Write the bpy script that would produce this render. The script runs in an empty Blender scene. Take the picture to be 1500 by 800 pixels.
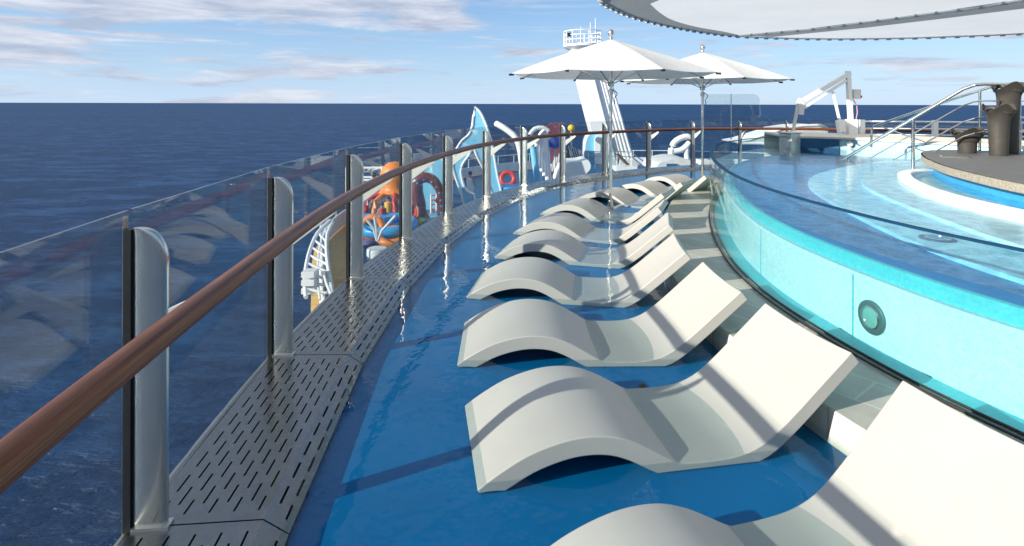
import bpy, bmesh, math, random
from mathutils import Vector, Matrix, Euler
random.seed(7)
R = math.radians
D = bpy.data
scene = bpy.context.scene
col = scene.collection
F, H = 805.0, 1.85            # focal length in photo pixels, eye height

def at(px, py, Y):            # photo pixel + real distance -> point
    yh = 150 + 4*px/1500
    return Vector(((px-750)/F*Y, Y, H-(py-yh)*Y/F))

# ------------------------------------------------------------------ materials
def nt(name):
    m = D.materials.new(name); m.use_nodes = True
    t = m.node_tree; t.nodes.clear()
    o = t.nodes.new('ShaderNodeOutputMaterial')
    return m, t, o
def N(t, kind, **kw):
    n = t.nodes.new('ShaderNode'+kind)
    for k, v in kw.items():
        if k in n.inputs: n.inputs[k].default_value = v
        else: setattr(n, k, v)
    return n
def L(t, a, b): t.links.new(a, b)
def ramp(t, src, stops):
    r = t.nodes.new('ShaderNodeValToRGB')
    e = r.color_ramp.elements
    while len(e) < len(stops): e.new(0.5)
    for el, (p, c) in zip(e, stops):
        el.position = p; el.color = (*c, 1) if len(c) == 3 else c
    L(t, src, r.inputs[0]); return r
def mixc(t, fac, a, b, mode='MIX'):
    m = t.nodes.new('ShaderNodeMix'); m.data_type = 'RGBA'; m.blend_type = mode
    for s, v in ((0, fac), (6, a), (7, b)):
        if hasattr(v, 'is_linked'): L(t, v, m.inputs[s])
        else: m.inputs[s].default_value = v if s == 0 else (*v, 1)
    return m.outputs[2]
def coords(t, kind='Object', scale=(1,1,1), rot=(0,0,0)):
    tc = N(t, 'TexCoord'); mp = N(t, 'Mapping')
    mp.inputs['Scale'].default_value = scale; mp.inputs['Rotation'].default_value = rot
    L(t, tc.outputs[kind], mp.inputs[0]); return mp.outputs[0]
def noise(t, vec, scale, detail=4, rough=.55):
    n = N(t, 'TexNoise'); n.inputs['Scale'].default_value = scale
    n.inputs['Detail'].default_value = detail; n.inputs['Roughness'].default_value = rough
    L(t, vec, n.inputs['Vector']); return n.outputs['Fac']
def bump(t, h, strength, dist=.01, prev=None):
    b = N(t, 'Bump'); b.inputs['Strength'].default_value = strength; b.inputs['Distance'].default_value = dist
    L(t, h, b.inputs['Height'])
    if prev: L(t, prev, b.inputs['Normal'])
    return b.outputs[0]

def plain(name, c, rough=.5, metal=0, var=.12, scale=6, spec=.5, bmp=0, bscale=40, trans=0):
    m, t, o = nt(name)
    p = N(t, 'BsdfPrincipled'); p.inputs['Roughness'].default_value = rough
    p.inputs['Metallic'].default_value = metal; p.inputs['Specular IOR Level'].default_value = spec
    v = coords(t)
    n = noise(t, v, scale)
    r = ramp(t, n, [(.3, tuple(x*(1-var) for x in c)), (.7, tuple(min(1, x*(1+var)) for x in c))])
    L(t, r.outputs[0], p.inputs['Base Color'])
    rr = N(t, 'MapRange'); rr.inputs[3].default_value = max(.02, rough-.08); rr.inputs[4].default_value = min(1, rough+.1)
    L(t, noise(t, v, scale*2.3), rr.inputs[0]); L(t, rr.outputs[0], p.inputs['Roughness'])
    if bmp: L(t, bump(t, noise(t, v, bscale), bmp), p.inputs['Normal'])
    if trans:
        tr = N(t, 'BsdfTranslucent'); L(t, r.outputs[0], tr.inputs[0])
        mx = N(t, 'MixShader'); mx.inputs[0].default_value = trans
        L(t, p.outputs[0], mx.inputs[1]); L(t, tr.outputs[0], mx.inputs[2]); L(t, mx.outputs[0], o.inputs[0])
    else: L(t, p.outputs[0], o.inputs[0])
    return m

def steel(name, c=(.62,.60,.56), rough=.3, scale=(60,60,1.5)):
    m, t, o = nt(name)
    p = N(t, 'BsdfPrincipled'); p.inputs['Metallic'].default_value = 1
    v = coords(t, scale=scale); n = noise(t, v, 3, 3)
    r = ramp(t, n, [(.3, tuple(x*.85 for x in c)), (.75, c)]); L(t, r.outputs[0], p.inputs['Base Color'])
    v2 = coords(t); n2 = noise(t, v2, 5, 5)
    rr = N(t, 'MapRange'); rr.inputs[1].default_value=.3; rr.inputs[2].default_value=.7
    rr.inputs[3].default_value = rough-.07; rr.inputs[4].default_value = rough+.13
    L(t, n2, rr.inputs[0]); L(t, rr.outputs[0], p.inputs['Roughness'])
    L(t, bump(t, n, .08, .002), p.inputs['Normal'])
    L(t, p.outputs[0], o.inputs[0]); return m

def schlick(t, f0, nrm=None, scale=1.0):
    lw = N(t, 'LayerWeight'); lw.inputs[0].default_value = .5
    if nrm: L(t, nrm, lw.inputs['Normal'])
    p = N(t, 'Math', operation='POWER'); L(t, lw.outputs['Facing'], p.inputs[0]); p.inputs[1].default_value = 5
    m = N(t, 'Math', operation='MULTIPLY_ADD'); L(t, p.outputs[0], m.inputs[0])
    m.inputs[1].default_value = (1-f0)*scale; m.inputs[2].default_value = f0*scale; m.use_clamp = True
    return m.outputs[0]

def water(name, tint, scale, strength, dist, extra=None, ior=1.33, gain=1.0, caustic=0):
    m, t, o = nt(name)
    tr = N(t, 'BsdfTransparent'); tr.inputs[0].default_value = (*tint, 1)
    gl = N(t, 'BsdfGlossy'); gl.inputs['Roughness'].default_value = .02
    v = coords(t)
    if caustic:  # caustic light net painted into the water's transmission colour
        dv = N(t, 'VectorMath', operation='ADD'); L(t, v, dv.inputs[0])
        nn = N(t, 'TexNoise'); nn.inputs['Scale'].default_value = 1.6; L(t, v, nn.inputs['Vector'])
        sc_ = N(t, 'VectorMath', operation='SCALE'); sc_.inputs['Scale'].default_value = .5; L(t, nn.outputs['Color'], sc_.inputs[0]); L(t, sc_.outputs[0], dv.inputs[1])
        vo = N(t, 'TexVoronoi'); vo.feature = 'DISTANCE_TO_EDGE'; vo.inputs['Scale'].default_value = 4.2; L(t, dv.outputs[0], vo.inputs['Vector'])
        lo = tuple(x*(1-caustic) for x in tint)
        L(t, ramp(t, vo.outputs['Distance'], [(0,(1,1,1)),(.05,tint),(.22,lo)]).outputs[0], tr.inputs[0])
    n = noise(t, v, scale, 3, .5)
    nb = bump(t, n, strength, dist)
    if extra: nb = bump(t, noise(t, v, extra[0], 2), extra[1], dist, nb)
    L(t, nb, gl.inputs['Normal'])
    mx = N(t, 'MixShader'); L(t, schlick(t, .02, nb, gain), mx.inputs[0])
    L(t, tr.outputs[0], mx.inputs[1]); L(t, gl.outputs[0], mx.inputs[2])
    L(t, mx.outputs[0], o.inputs[0]); return m

def glass(name, tint=(.93,.96,.96), f0=.035, scale=.9):
    m, t, o = nt(name)
    tr = N(t, 'BsdfTransparent'); tr.inputs[0].default_value = (*tint, 1)
    gl = N(t, 'BsdfGlossy'); gl.inputs['Roughness'].default_value = .01
    mx = N(t, 'MixShader'); L(t, schlick(t, f0, None, scale), mx.inputs[0])
    # faint salt spray on the pane
    df = N(t, 'BsdfDiffuse'); df.inputs[0].default_value = (.6,.65,.68,1)
    v = coords(t); rr = N(t, 'MapRange'); rr.inputs[1].default_value=.45; rr.inputs[2].default_value=.8
    rr.inputs[3].default_value=.001; rr.inputs[4].default_value=.010
    L(t, noise(t, v, 9, 5), rr.inputs[0])
    m2 = N(t, 'MixShader'); L(t, rr.outputs[0], m2.inputs[0])
    L(t, tr.outputs[0], m2.inputs[1]); L(t, df.outputs[0], m2.inputs[2])
    L(t, m2.outputs[0], mx.inputs[1]); L(t, gl.outputs[0], mx.inputs[2]); L(t, mx.outputs[0], o.inputs[0])
    return m

def wood_rail():
    m, t, o = nt('varnished_wood')
    p = N(t, 'BsdfPrincipled'); p.inputs['Specular IOR Level'].default_value = .32; p.inputs['Roughness'].default_value = .34
    v = coords(t, 'UV', (1.2, 9, 1)); n = noise(t, v, 4, 8, .65)
    r = ramp(t, n, [(.3,(.06,.016,.005)),(.5,(.17,.048,.014)),(.68,(.32,.105,.032))])
    L(t, r.outputs[0], p.inputs['Base Color'])
    L(t, bump(t, n, .12, .003), p.inputs['Normal'])
    L(t, p.outputs[0], o.inputs[0]); return m

def floor_blue():
    m, t, o = nt('blue_resin_floor')
    p = N(t, 'BsdfPrincipled'); p.inputs['Specular IOR Level'].default_value = .08; p.inputs['Roughness'].default_value = .45
    v = coords(t)
    r = ramp(t, noise(t, v, .9, 5), [(.3,(.0005,.125,.31)),(.7,(.001,.165,.39))])
    n2 = noise(t, v, 14, 6, .7)
    st = ramp(t, n2, [(.60,(0,0,0)),(.78,(1,1,1))])
    c = mixc(t, st.outputs[0], r.outputs[0], (.002,.09,.23))
    L(t, c, p.inputs['Base Color'])
    L(t, bump(t, noise(t, v, 60, 4), .15, .004), p.inputs['Normal'])
    L(t, p.outputs[0], o.inputs[0]); return m

def tile_mat(name, a, b, grout, scale, rot=0, bw=.5, rh=.25, rough=.45):
    m, t, o = nt(name)
    p = N(t, 'BsdfPrincipled'); p.inputs['Roughness'].default_value = rough
    v = coords(t, scale=(scale,)*3, rot=(0,0,rot))
    k = N(t, 'TexBrick'); L(t, v, k.inputs['Vector'])
    k.inputs['Color1'].default_value = (*a,1); k.inputs['Color2'].default_value = (*b,1); k.inputs['Mortar'].default_value = (*grout,1)
    k.inputs['Scale'].default_value = 1; k.inputs['Mortar Size'].default_value = .008
    k.inputs['Brick Width'].default_value = bw; k.inputs['Row Height'].default_value = rh
    n = ramp(t, noise(t, coords(t), 5, 6, .65), [(.3,(.86,.86,.86)),(.7,(1.06,1.06,1.06))])
    L(t, mixc(t, 1.0, k.outputs[0], n.outputs[0], 'MULTIPLY'), p.inputs['Base Color'])
    L(t, bump(t, noise(t, coords(t), 90, 3), .1, .003), p.inputs['Normal'])
    L(t, p.outputs[0], o.inputs[0]); return m

def pool_mat(name, c, var=.08, rough=.4):
    m, t, o = nt(name)
    p = N(t, 'BsdfPrincipled'); p.inputs['Roughness'].default_value = rough
    v = coords(t)
    k = N(t, 'TexVoronoi'); k.inputs['Scale'].default_value = 55; L(t, v, k.inputs['Vector'])
    hs = N(t, 'HueSaturation'); hs.inputs['Color'].default_value = (*c,1)
    mr = N(t, 'MapRange'); mr.inputs[3].default_value = 1-var; mr.inputs[4].default_value = 1+var
    sp = N(t, 'SeparateColor'); L(t, k.outputs['Color'], sp.inputs[0]); L(t, sp.outputs[0], mr.inputs[0])
    L(t, mr.outputs[0], hs.inputs['Value'])
    n = ramp(t, noise(t, v, 1.7, 5), [(.3,(.9,.93,.95)),(.7,(1.04,1.03,1.02))])
    L(t, mixc(t, 1.0, hs.outputs[0], n.outputs[0], 'MULTIPLY'), p.inputs['Base Color'])
    L(t, p.outputs[0], o.inputs[0]); return m

def sea_mat():
    m, t, o = nt('open_sea')
    v = coords(t)
    vs = coords(t, scale=(.42,1,1), rot=(0,0,R(20)))
    big = noise(t, coords(t, scale=(.25,1,1), rot=(0,0,R(8))), .003, 5, .6)
    wv = noise(t, vs, .30, 7, .7); w2 = noise(t, vs, .07, 5, .6)
    c = ramp(t, big, [(.35,(.0025,.018,.066)),(.65,(.005,.031,.10))])
    ws = N(t, 'Math', operation='MULTIPLY_ADD'); L(t, wv, ws.inputs[0]); ws.inputs[1].default_value = .7; L(t, w2, ws.inputs[2])
    c2 = mixc(t, ramp(t, ws.outputs[0], [(.80,(0,0,0)),(1.08,(1,1,1))]).outputs[0], c.outputs[0], (.020,.058,.145))
    d = N(t, 'BsdfDiffuse'); L(t, c2, d.inputs[0])
    g = N(t, 'BsdfGlossy'); g.inputs['Roughness'].default_value = .22; g.inputs[0].default_value=(.7,.86,1,1)
    nb = bump(t, wv, .8, 1.5, bump(t, w2, .7, 5.0))
    L(t, nb, g.inputs['Normal']); L(t, nb, d.inputs['Normal'])
    lw = N(t, 'Fresnel'); lw.inputs[0].default_value = 1.33; L(t, nb, lw.inputs['Normal'])
    mn = N(t, 'Math', operation='MINIMUM'); mn.inputs[1].default_value = .14; L(t, lw.outputs[0], mn.inputs[0])
    mx = N(t, 'MixShader'); L(t, mn.outputs[0], mx.inputs[0]); L(t, d.outputs[0], mx.inputs[1]); L(t, g.outputs[0], mx.inputs[2])
    L(t, mx.outputs[0], o.inputs[0]); return m

M = {}
M['blue'] = floor_blue()
M['film'] = water('shallow_water_film', (.87,.93,.93), 3.6, .55, .012, extra=(11,.10))
M['poolw'] = water('pool_water_surface', (.94,.985,1), 2.4, .45, .012, extra=(11,.22), gain=.65, caustic=.16)
M['glass'] = glass('railing_glass', (.865,.90,.905), .04, 1.0)
M['acryl'] = glass('acrylic_wall', (.90,.975,.985), .02, .6)
M['steel'] = steel('brushed_steel')
def satin(name, c, metal, rough):
    m, t, o = nt(name)
    p = N(t, 'BsdfPrincipled'); p.inputs['Metallic'].default_value = metal
    n = noise(t, coords(t, scale=(90,90,2)), 3, 3)
    r = ramp(t, n, [(.3, tuple(x*.93 for x in c)), (.75, c)]); L(t, r.outputs[0], p.inputs['Base Color'])
    n2 = noise(t, coords(t), 2.5, 3)
    rr = N(t, 'MapRange'); rr.inputs[1].default_value=.3; rr.inputs[2].default_value=.7; rr.inputs[3].default_value=rough-.03; rr.inputs[4].default_value=rough+.05
    L(t, n2, rr.inputs[0]); L(t, rr.outputs[0], p.inputs['Roughness']); L(t, p.outputs[0], o.inputs[0]); return m
M['post'] = satin('satin_steel_post', (.68,.66,.60), .88, .2)
M['grate'] = steel('grating_steel', (.30,.305,.315), .22, (8,8,8))
M['tube'] = steel('polished_tube', (.72,.70,.66), .16)
M['gusset'] = plain('pale_painted_bracket', (.62,.60,.53), .45, 0, .06)
M['black'] = plain('black_rubber', (.012,.012,.013), .5)
M['slot'] = plain('dark_slot', (.012,.014,.016), .8)
M['wood'] = wood_rail()
M['lounge'] = plain('moulded_cream_plastic', (.47,.447,.395), .42, 0, .045, 1.6, .4, .08, 160)
def weather(m):
    t=m.node_tree; p=[n for n in t.nodes if n.type=='BSDF_PRINCIPLED'][0]; src=p.inputs['Base Color'].links[0].from_socket
    v=coords(t, scale=(1,1,2.2)); k=noise(t, v, 7, 8, .72); k2=noise(t, v, 1.3, 3)
    f=N(t,'Math',operation='MULTIPLY'); L(t, ramp(t,k,[(.56,(0,0,0)),(.74,(1,1,1))]).outputs[0], f.inputs[0]); L(t, ramp(t,k2,[(.42,(0,0,0)),(.62,(.55,.55,.55))]).outputs[0], f.inputs[1])
    L(t, mixc(t,f.outputs[0],src,(.39,.365,.31)), p.inputs['Base Color'])
weather(M['lounge'])
M['tile'] = tile_mat('deck_tile', (.47,.445,.38), (.40,.385,.335), (.58,.555,.48), 1.0, R(52), .62, .31)
M['riser'] = tile_mat('cream_riser_tile', (.74,.71,.63), (.70,.67,.59), (.5,.48,.43), 1.0, 0, .6, .6)
M['turq'] = pool_mat('turquoise_pool_mosaic', (.37,.585,.60), .09)
M['teal'] = pool_mat('teal_pool_mosaic', (.07,.44,.48), .08)
M['deep'] = pool_mat('royal_blue_mosaic', (.001,.19,.45), .08)
M['midb'] = pool_mat('mid_blue_mosaic', (.03,.30,.56), .12)
M['ledge'] = pool_mat('light_blue_mosaic', (.30,.70,.86), .05)
M['ledge2'] = pool_mat('pale_sky_mosaic', (.45,.76,.84), .06)
M['coping'] = plain('cream_coping_stone', (.72,.66,.54), .6, 0, .06)
M['ringw'] = plain('white_ring_coping', (.84,.83,.80), .4, 0, .04)
M['gdeck'] = tile_mat('grey_timber_deck', (.135,.135,.13), (.13,.13,.126), (.11,.11,.107), 1.0, R(-35), 1.6, .8, .6)
M['mosaic'] = plain('stone_mosaic_edge', (.36,.32,.25), .6, 0, .35, 45)
M['urn'] = plain('taupe_glazed_fibre', (.062,.056,.048), .5, 0, .12, 9, .4, .15, 60)
M['white'] = plain('white_paint', (.85,.85,.84), .35, 0, .04)
M['offw'] = plain('weathered_white', (.66,.66,.64), .5, 0, .08)
M['canvas'] = plain('white_canvas', (.93,.925,.91), .8, 0, .03, 4, .1, .30, 7, trans=.35)
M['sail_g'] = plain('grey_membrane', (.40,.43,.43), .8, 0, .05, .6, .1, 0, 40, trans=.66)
M['sail_w'] = plain('offwhite_membrane', (.88,.88,.84), .8, 0, .03, .6, .1, 0, 40, trans=.66)
M['clip'] = plain('green_lamp_housing', (.36,.40,.37), .35)
M['sky_b'] = plain('light_blue_gel', (.22,.58,.80), .4, 0, .05)
M['orange'] = plain('orange_gel', (.85,.24,.02), .4)
M['red'] = plain('red_gel', (.60,.04,.03), .4)
M['maroon'] = plain('maroon_gel', (.12,.012,.022), .4)
M['mauve'] = plain('plum_panel', (.17,.045,.08), .5)
M['yellow'] = plain('yellow_gel', (.80,.50,.03), .4)
M['royal'] = plain('royal_blue_gel', (.02,.12,.62), .35)
M['cyan'] = plain('bright_blue_pad', (.03,.36,.75), .4)
M['lime'] = plain('lime_gel', (.45,.65,.05), .4)
M['lilac'] = plain('lilac_gel', (.30,.25,.55), .5)
M['skin'] = plain('skin', (.42,.24,.16), .6)
M['navy'] = plain('navy_rubber_deck', (.012,.10,.23), .7, 0, .2, .8)
M['teak'] = tile_mat('teak_planks', (.78,.48,.13), (.70,.43,.12), (.25,.15,.05), 1.0, R(15), 2.2, .55, .65)
M['hull'] = plain('hull_paint', (.72,.73,.74), .4)
M['sea'] = sea_mat()

# ------------------------------------------------------------------ mesh helpers
class MB:
    def __init__(s): s.v=[]; s.f=[]; s.m=[]; s.uv={}
    def add(s, vs, fs, mi=0):
        b=len(s.v); s.v+= [tuple(x) for x in vs]
        for f in fs: s.f.append([b+i for i in f]); s.m.append(mi)
    def box(s, c, dx, dy, dz, rz=0, mi=0):
        cs,sn=math.cos(rz),math.sin(rz); vs=[]
        for z in (-1,1):
            for x,y in ((-1,-1),(1,-1),(1,1),(-1,1)):
                X,Y=x*dx/2,y*dy/2
                vs.append((c[0]+X*cs-Y*sn, c[1]+X*sn+Y*cs, c[2]+z*dz/2))
        s.add(vs,[(3,2,1,0),(4,5,6,7),(0,1,5,4),(1,2,6,5),(2,3,7,6),(3,0,4,7)],mi)
    def tube(s, path, r, n=10, mi=0, cap=True, flat=1.0, closed=False):
        path=[Vector(p) for p in path]; k=len(path); rs=r if isinstance(r,(list,tuple)) else [r]*k
        vs=[]; ref=Vector((0,0,1))
        for i,p in enumerate(path):
            a=path[(i-1)%k] if (closed or i>0) else p; b=path[(i+1)%k] if (closed or i<k-1) else p
            t=(b-a).normalized()
            rf=ref if abs(t.dot(ref))<.95 else Vector((1,0,0))
            u=t.cross(rf).normalized(); w=u.cross(t)
            for j in range(n):
                q=2*math.pi*j/n; vs.append(p+u*rs[i]*math.cos(q)+w*rs[i]*flat*math.sin(q))
        fs=[]
        for i in range(k if closed else k-1):
            for j in range(n):
                a=i*n+j; b=i*n+(j+1)%n; c=((i+1)%k)*n+(j+1)%n; d=((i+1)%k)*n+j
                fs.append((a,d,c,b))
        if cap and not closed: fs+= [tuple(range(n)), tuple(reversed(range((k-1)*n,k*n)))]
        s.add(vs,fs,mi)
    def lathe(s, prof, c=(0,0,0), n=24, mi=0, wob=None):
        vs=[]; k=len(prof)
        for i,(r,z) in enumerate(prof):
            for j in range(n):
                q=2*math.pi*j/n; rr,zz=r,z
                if wob: rr,zz=wob(q,i,r,z)
                vs.append((c[0]+rr*math.cos(q),c[1]+rr*math.sin(q),c[2]+zz))
        fs=[]
        for i in range(k-1):
            for j in range(n):
                fs.append((i*n+j,i*n+(j+1)%n,(i+1)*n+(j+1)%n,(i+1)*n+j))
        fs.append(tuple(reversed(range(n)))); fs.append(tuple(range((k-1)*n,k*n)))
        s.add(vs,fs,mi)
    def prism(s, poly, z0, z1, mt=0, ms=None, top=True, bot=True):
        n=len(poly); vs=[(p[0],p[1],z0) for p in poly]+[(p[0],p[1],z1) for p in poly]
        b=len(s.v); s.v+=vs
        ms=mt if ms is None else ms
        ar=sum(poly[i][0]*poly[(i+1)%n][1]-poly[(i+1)%n][0]*poly[i][1] for i in range(n))
        idx=list(range(n)) if ar>0 else list(reversed(range(n)))
        if top: s.f.append([b+n+i for i in idx]); s.m.append(mt)
        if bot: s.f.append([b+i for i in reversed(idx)]); s.m.append(mt)
        for a,c in zip(idx, idx[1:]+idx[:1]):
            s.f.append([b+a,b+c,b+n+c,b+n+a]); s.m.append(ms)
    def loft(s, rows, mi=0, flip=False, ny=None):       # rows of equal length
        vs=[p for r in rows for p in r]; w=len(rows[0]); fs=[]
        for i in range(len(rows)-1):
            for j in range(w-1):
                q=(i*w+j,i*w+j+1,(i+1)*w+j+1,(i+1)*w+j)
                fs.append(q[::-1] if flip else q)
        s.add(vs,fs,mi)
    def build(s, name, mats, parent=None, smooth=None, bevel=0, loc=None):
        me=D.meshes.new(name); me.from_pydata([tuple(v) for v in s.v],[],s.f)
        mats=mats if isinstance(mats,list) else [mats]
        for m in mats: me.materials.append(m)
        for p,mi in zip(me.polygons,s.m): p.material_index=mi
        bm=bmesh.new(); bm.from_mesh(me)
        bmesh.ops.remove_doubles(bm,verts=bm.verts,dist=1e-5)
        if smooth is not None:
            for f in bm.faces: f.smooth=True
            for e in bm.edges:
                if len(e.link_faces)==2: e.smooth = e.calc_face_angle(0) < R(smooth)
        bm.to_mesh(me); bm.free()
        o=D.objects.new(name,me); col.objects.link(o)
        if loc: o.location=loc
        if bevel:
            b=o.modifiers.new('edge','BEVEL'); b.width=bevel; b.segments=2; b.limit_method='ANGLE'; b.angle_limit=R(40)
        if parent: o.parent=parent
        return o

def tag(o, label, cat, group=None):
    o['label']=label; o['category']=cat
    if group: o['group']=group
    return o
def thing(name, label, cat, loc=(0,0,0), rz=0, group=None):
    o=D.objects.new(name,None); col.objects.link(o); o.location=loc; o.rotation_euler=(0,0,rz); o.empty_display_size=.2
    return tag(o,label,cat,group)
def struct(o, kind='structure'): o['kind']=kind; return o

def spline(pts, step=.25):
    P=[Vector(p) for p in pts]; P=[P[0]*2-P[1]]+P+[P[-1]*2-P[-2]]; out=[]
    for i in range(1,len(P)-2):
        a,b,c,d=P[i-1:i+3]; n=max(2,int((c-b).length/step))
        for k in range(n):
            t=k/n
            out.append(.5*((2*b)+(c-a)*t+(2*a-5*b+4*c-d)*t*t+(3*b-a-3*c+d)*t**3))
    out.append(P[-2]); return out
def offset(c, d):             # 2-D curve offset; positive = right-hand side of travel
    o=[]
    for i,p in enumerate(c):
        a=c[max(0,i-1)]; b=c[min(len(c)-1,i+1)]; t=(b-a).normalized()
        o.append(Vector((p.x+t.y*d, p.y-t.x*d)))
    return o
def v3(p, z): return Vector((p[0],p[1],z))

# ------------------------------------------------------------------ plan curves (metres)
GL = [(-.98,-.85),(-1.30,.72),(-1.48,2.27),(-1.58,3.82),(-1.545,5.50),(-1.35,7.12),(-1.0,8.80),(-.45,10.36),
      (.28,11.80),(1.22,12.98),(2.40,14.04),(3.76,15.03),(5.22,15.80),(6.70,16.10),(8.05,16.05),(9.6,15.65),(11.0,15.0),(12.3,14.1),(13.4,13.0)]
GLv=[Vector(p) for p in GL]
glass_c = spline(GLv,.2)
AC = [(4.2,.2),(3.2,1.35),(2.78,2.1),(2.50,2.72),(2.30,3.36),(2.18,4.2),(2.17,5.0),(2.30,5.95),(2.62,7.2),(3.03,8.4),(3.62,9.75),(4.38,10.85),(5.2,11.7),(6.25,12.35)]
acr = spline([Vector(p) for p in AC],.15)

# ------------------------------------------------------------------ setting
def poly_sheet(name, poly, z, mat):
    m=MB(); m.add([v3(p,z) for p in poly],[tuple(range(len(poly)))])
    o=m.build(name,mat)
    bm=bmesh.new(); bm.from_mesh(o.data); bmesh.ops.triangulate(bm,faces=bm.faces)
    bmesh.ops.recalc_face_normals(bm,faces=bm.faces)
    for f in bm.faces:
        if f.normal.z<0: f.normal_flip()
    bm.to_mesh(o.data); bm.free(); return o

m=MB(); m.add([(-9e4,-3e4,-46),(9e4,-3e4,-46),(9e4,1.2e5,-46),(-9e4,1.2e5,-46)],[(0,1,2,3)])
struct(m.build('sea',M['sea']))

closing=[Vector((14.5,11)),Vector((15,4)),Vector((13,-2)),Vector((6,-3.2)),Vector((1,-2.6))]
deck_poly = offset(glass_c,-.12)+closing
m=MB(); m.prism(deck_poly,-.5,0.0,0,1); struct(m.build('blue_deck_floor',[M['blue'],M['hull']]))
film_poly = offset(glass_c,.52)+[Vector((14.2,11)),Vector((14.7,4)),Vector((12.8,-1.8)),Vector((6,-3)),Vector((1,-2.4))]
struct(poly_sheet('shallow_water',film_poly,.054,M['film']))
deck_edge = offset(acr,-.64)
ted = deck_edge+[Vector((8.6,13.9)),Vector((12.2,11.4)),Vector((13,5)),Vector((11,-1))]
m=MB(); m.prism(ted,0.0,.2,0,1); struct(m.build('tiled_deck',[M['tile'],M['riser']],bevel=.008))

# ------------------------------------------------------------------ drain gratings
NP=len(GLv)
def inward(i):
    a=GLv[max(0,i-1)]; b=GLv[min(NP-1,i+1)]; t=(b-a).normalized(); return Vector((t.y,-t.x)), t
words=['nearest','second','third','fourth','fifth','sixth','seventh','eighth','ninth','tenth','eleventh','twelfth','thirteenth','fourteenth','fifteenth','sixteenth']
def grating(i):
    a,b=GLv[i],GLv[i+1]; na,_=inward(i); nb,_=inward(i+1)
    La=(b-a).length; e=.004/La
    def pt(u,w,z):                       # u along the bay, w metres inward
        u=e+u*(1-2*e); q=(a+na*w).lerp(b+nb*w,u); return (q.x,q.y,z)
    def zz(w):
        if w<=.44: return .10
        return .10-(w-.44)/.105*.068
    mb=MB(); mb2=MB()
    W0,W1=-.07,.44
    cols=[]; ncol=9; pitch=(W1-W0-.05)/ncol
    w=W0; edges=[]
    for k in range(ncol): edges.append(W0+.035+k*pitch+pitch*.5)
    edges+= [.47,.515]
    sw=.0095
    rows=max(4,round(La/.165)); pit=1/rows
    strips=[]; last=W0
    for k,c in enumerate(edges):
        if last<.44<c-sw/2:
            mb.add([pt(0,last,zz(last)),pt(0,.44,.10),pt(1,.44,.10),pt(1,last,zz(last))],[(0,1,2,3)]); last=.44
        l,r=c-sw/2,c+sw/2
        mb.add([pt(0,last,zz(last)),pt(0,l,zz(l)),pt(1,l,zz(l)),pt(1,last,zz(last))],[(0,1,2,3)])
        sh=.5*pit if k%2 else 0
        u=0.0; lo=.055/La; hi=1-.055/La
        cuts=[]
        for q in range(-1,rows+1):
            s0=q*pit+sh+pit*.17; s1=s0+pit*.66
            s0=max(s0,lo); s1=min(s1,hi)
            if s1-s0>pit*.25: cuts.append((s0,s1))
        prev=0
        for s0,s1 in cuts:
            mb.add([pt(prev,l,zz(l)),pt(prev,r,zz(r)),pt(s0,r,zz(r)),pt(s0,l,zz(l))],[(0,1,2,3)])
            zd=-.028
            T=[pt(s0,l,zz(l)),pt(s0,r,zz(r)),pt(s1,r,zz(r)),pt(s1,l,zz(l))]; B=[(x,y,z+zd) for x,y,z in T]
            mb.add(T+B,[(0,1,5,4),(1,2,6,5),(2,3,7,6),(3,0,4,7),(4,5,6,7)],1)
            prev=s1
        mb.add([pt(prev,l,zz(l)),pt(prev,r,zz(r)),pt(1,r,zz(r)),pt(1,l,zz(l))],[(0,1,2,3)])
        last=r
    we=.545
    mb.add([pt(0,last,zz(last)),pt(0,we,zz(we)),pt(1,we,zz(we)),pt(1,last,zz(last))],[(0,1,2,3)])
    # skirts
    for (u0,w0),(u1,w1) in (((0,we),(1,we)),((1,W0),(0,W0))):
        mb.add([pt(u0,w0,zz(w0)),pt(u0,w0,.003),pt(u1,w1,.003),pt(u1,w1,zz(w1))],[(0,1,2,3)])
    for u in (0,1):
        ws=[W0,.44,we]
        for p,q in zip(ws,ws[1:]):
            mb.add([pt(u,p,zz(p)),pt(u,p,.003),pt(u,q,.003),pt(u,q,zz(q))],[(0,1,2,3)])
    o=mb.build('drain_grating',[M['grate'],M['slot']])
    bm=bmesh.new(); bm.from_mesh(o.data); bmesh.ops.recalc_face_normals(bm,faces=bm.faces); bm.to_mesh(o.data); bm.free()
    return o
for i in range(1,NP-2):
    k=i-1
    if k==0: lab='perforated steel drain grating cut off by the bottom edge beside the blue floor'
    elif k==1: lab='long slotted steel drain grating running from the nearest post to the second post'
    else: lab=f'slotted steel drain grating just beyond the {words[k-1]} railing post from the front'
    tag(grating(i),lab,'drain grating','slotted steel gratings under the glass railing')

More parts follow.
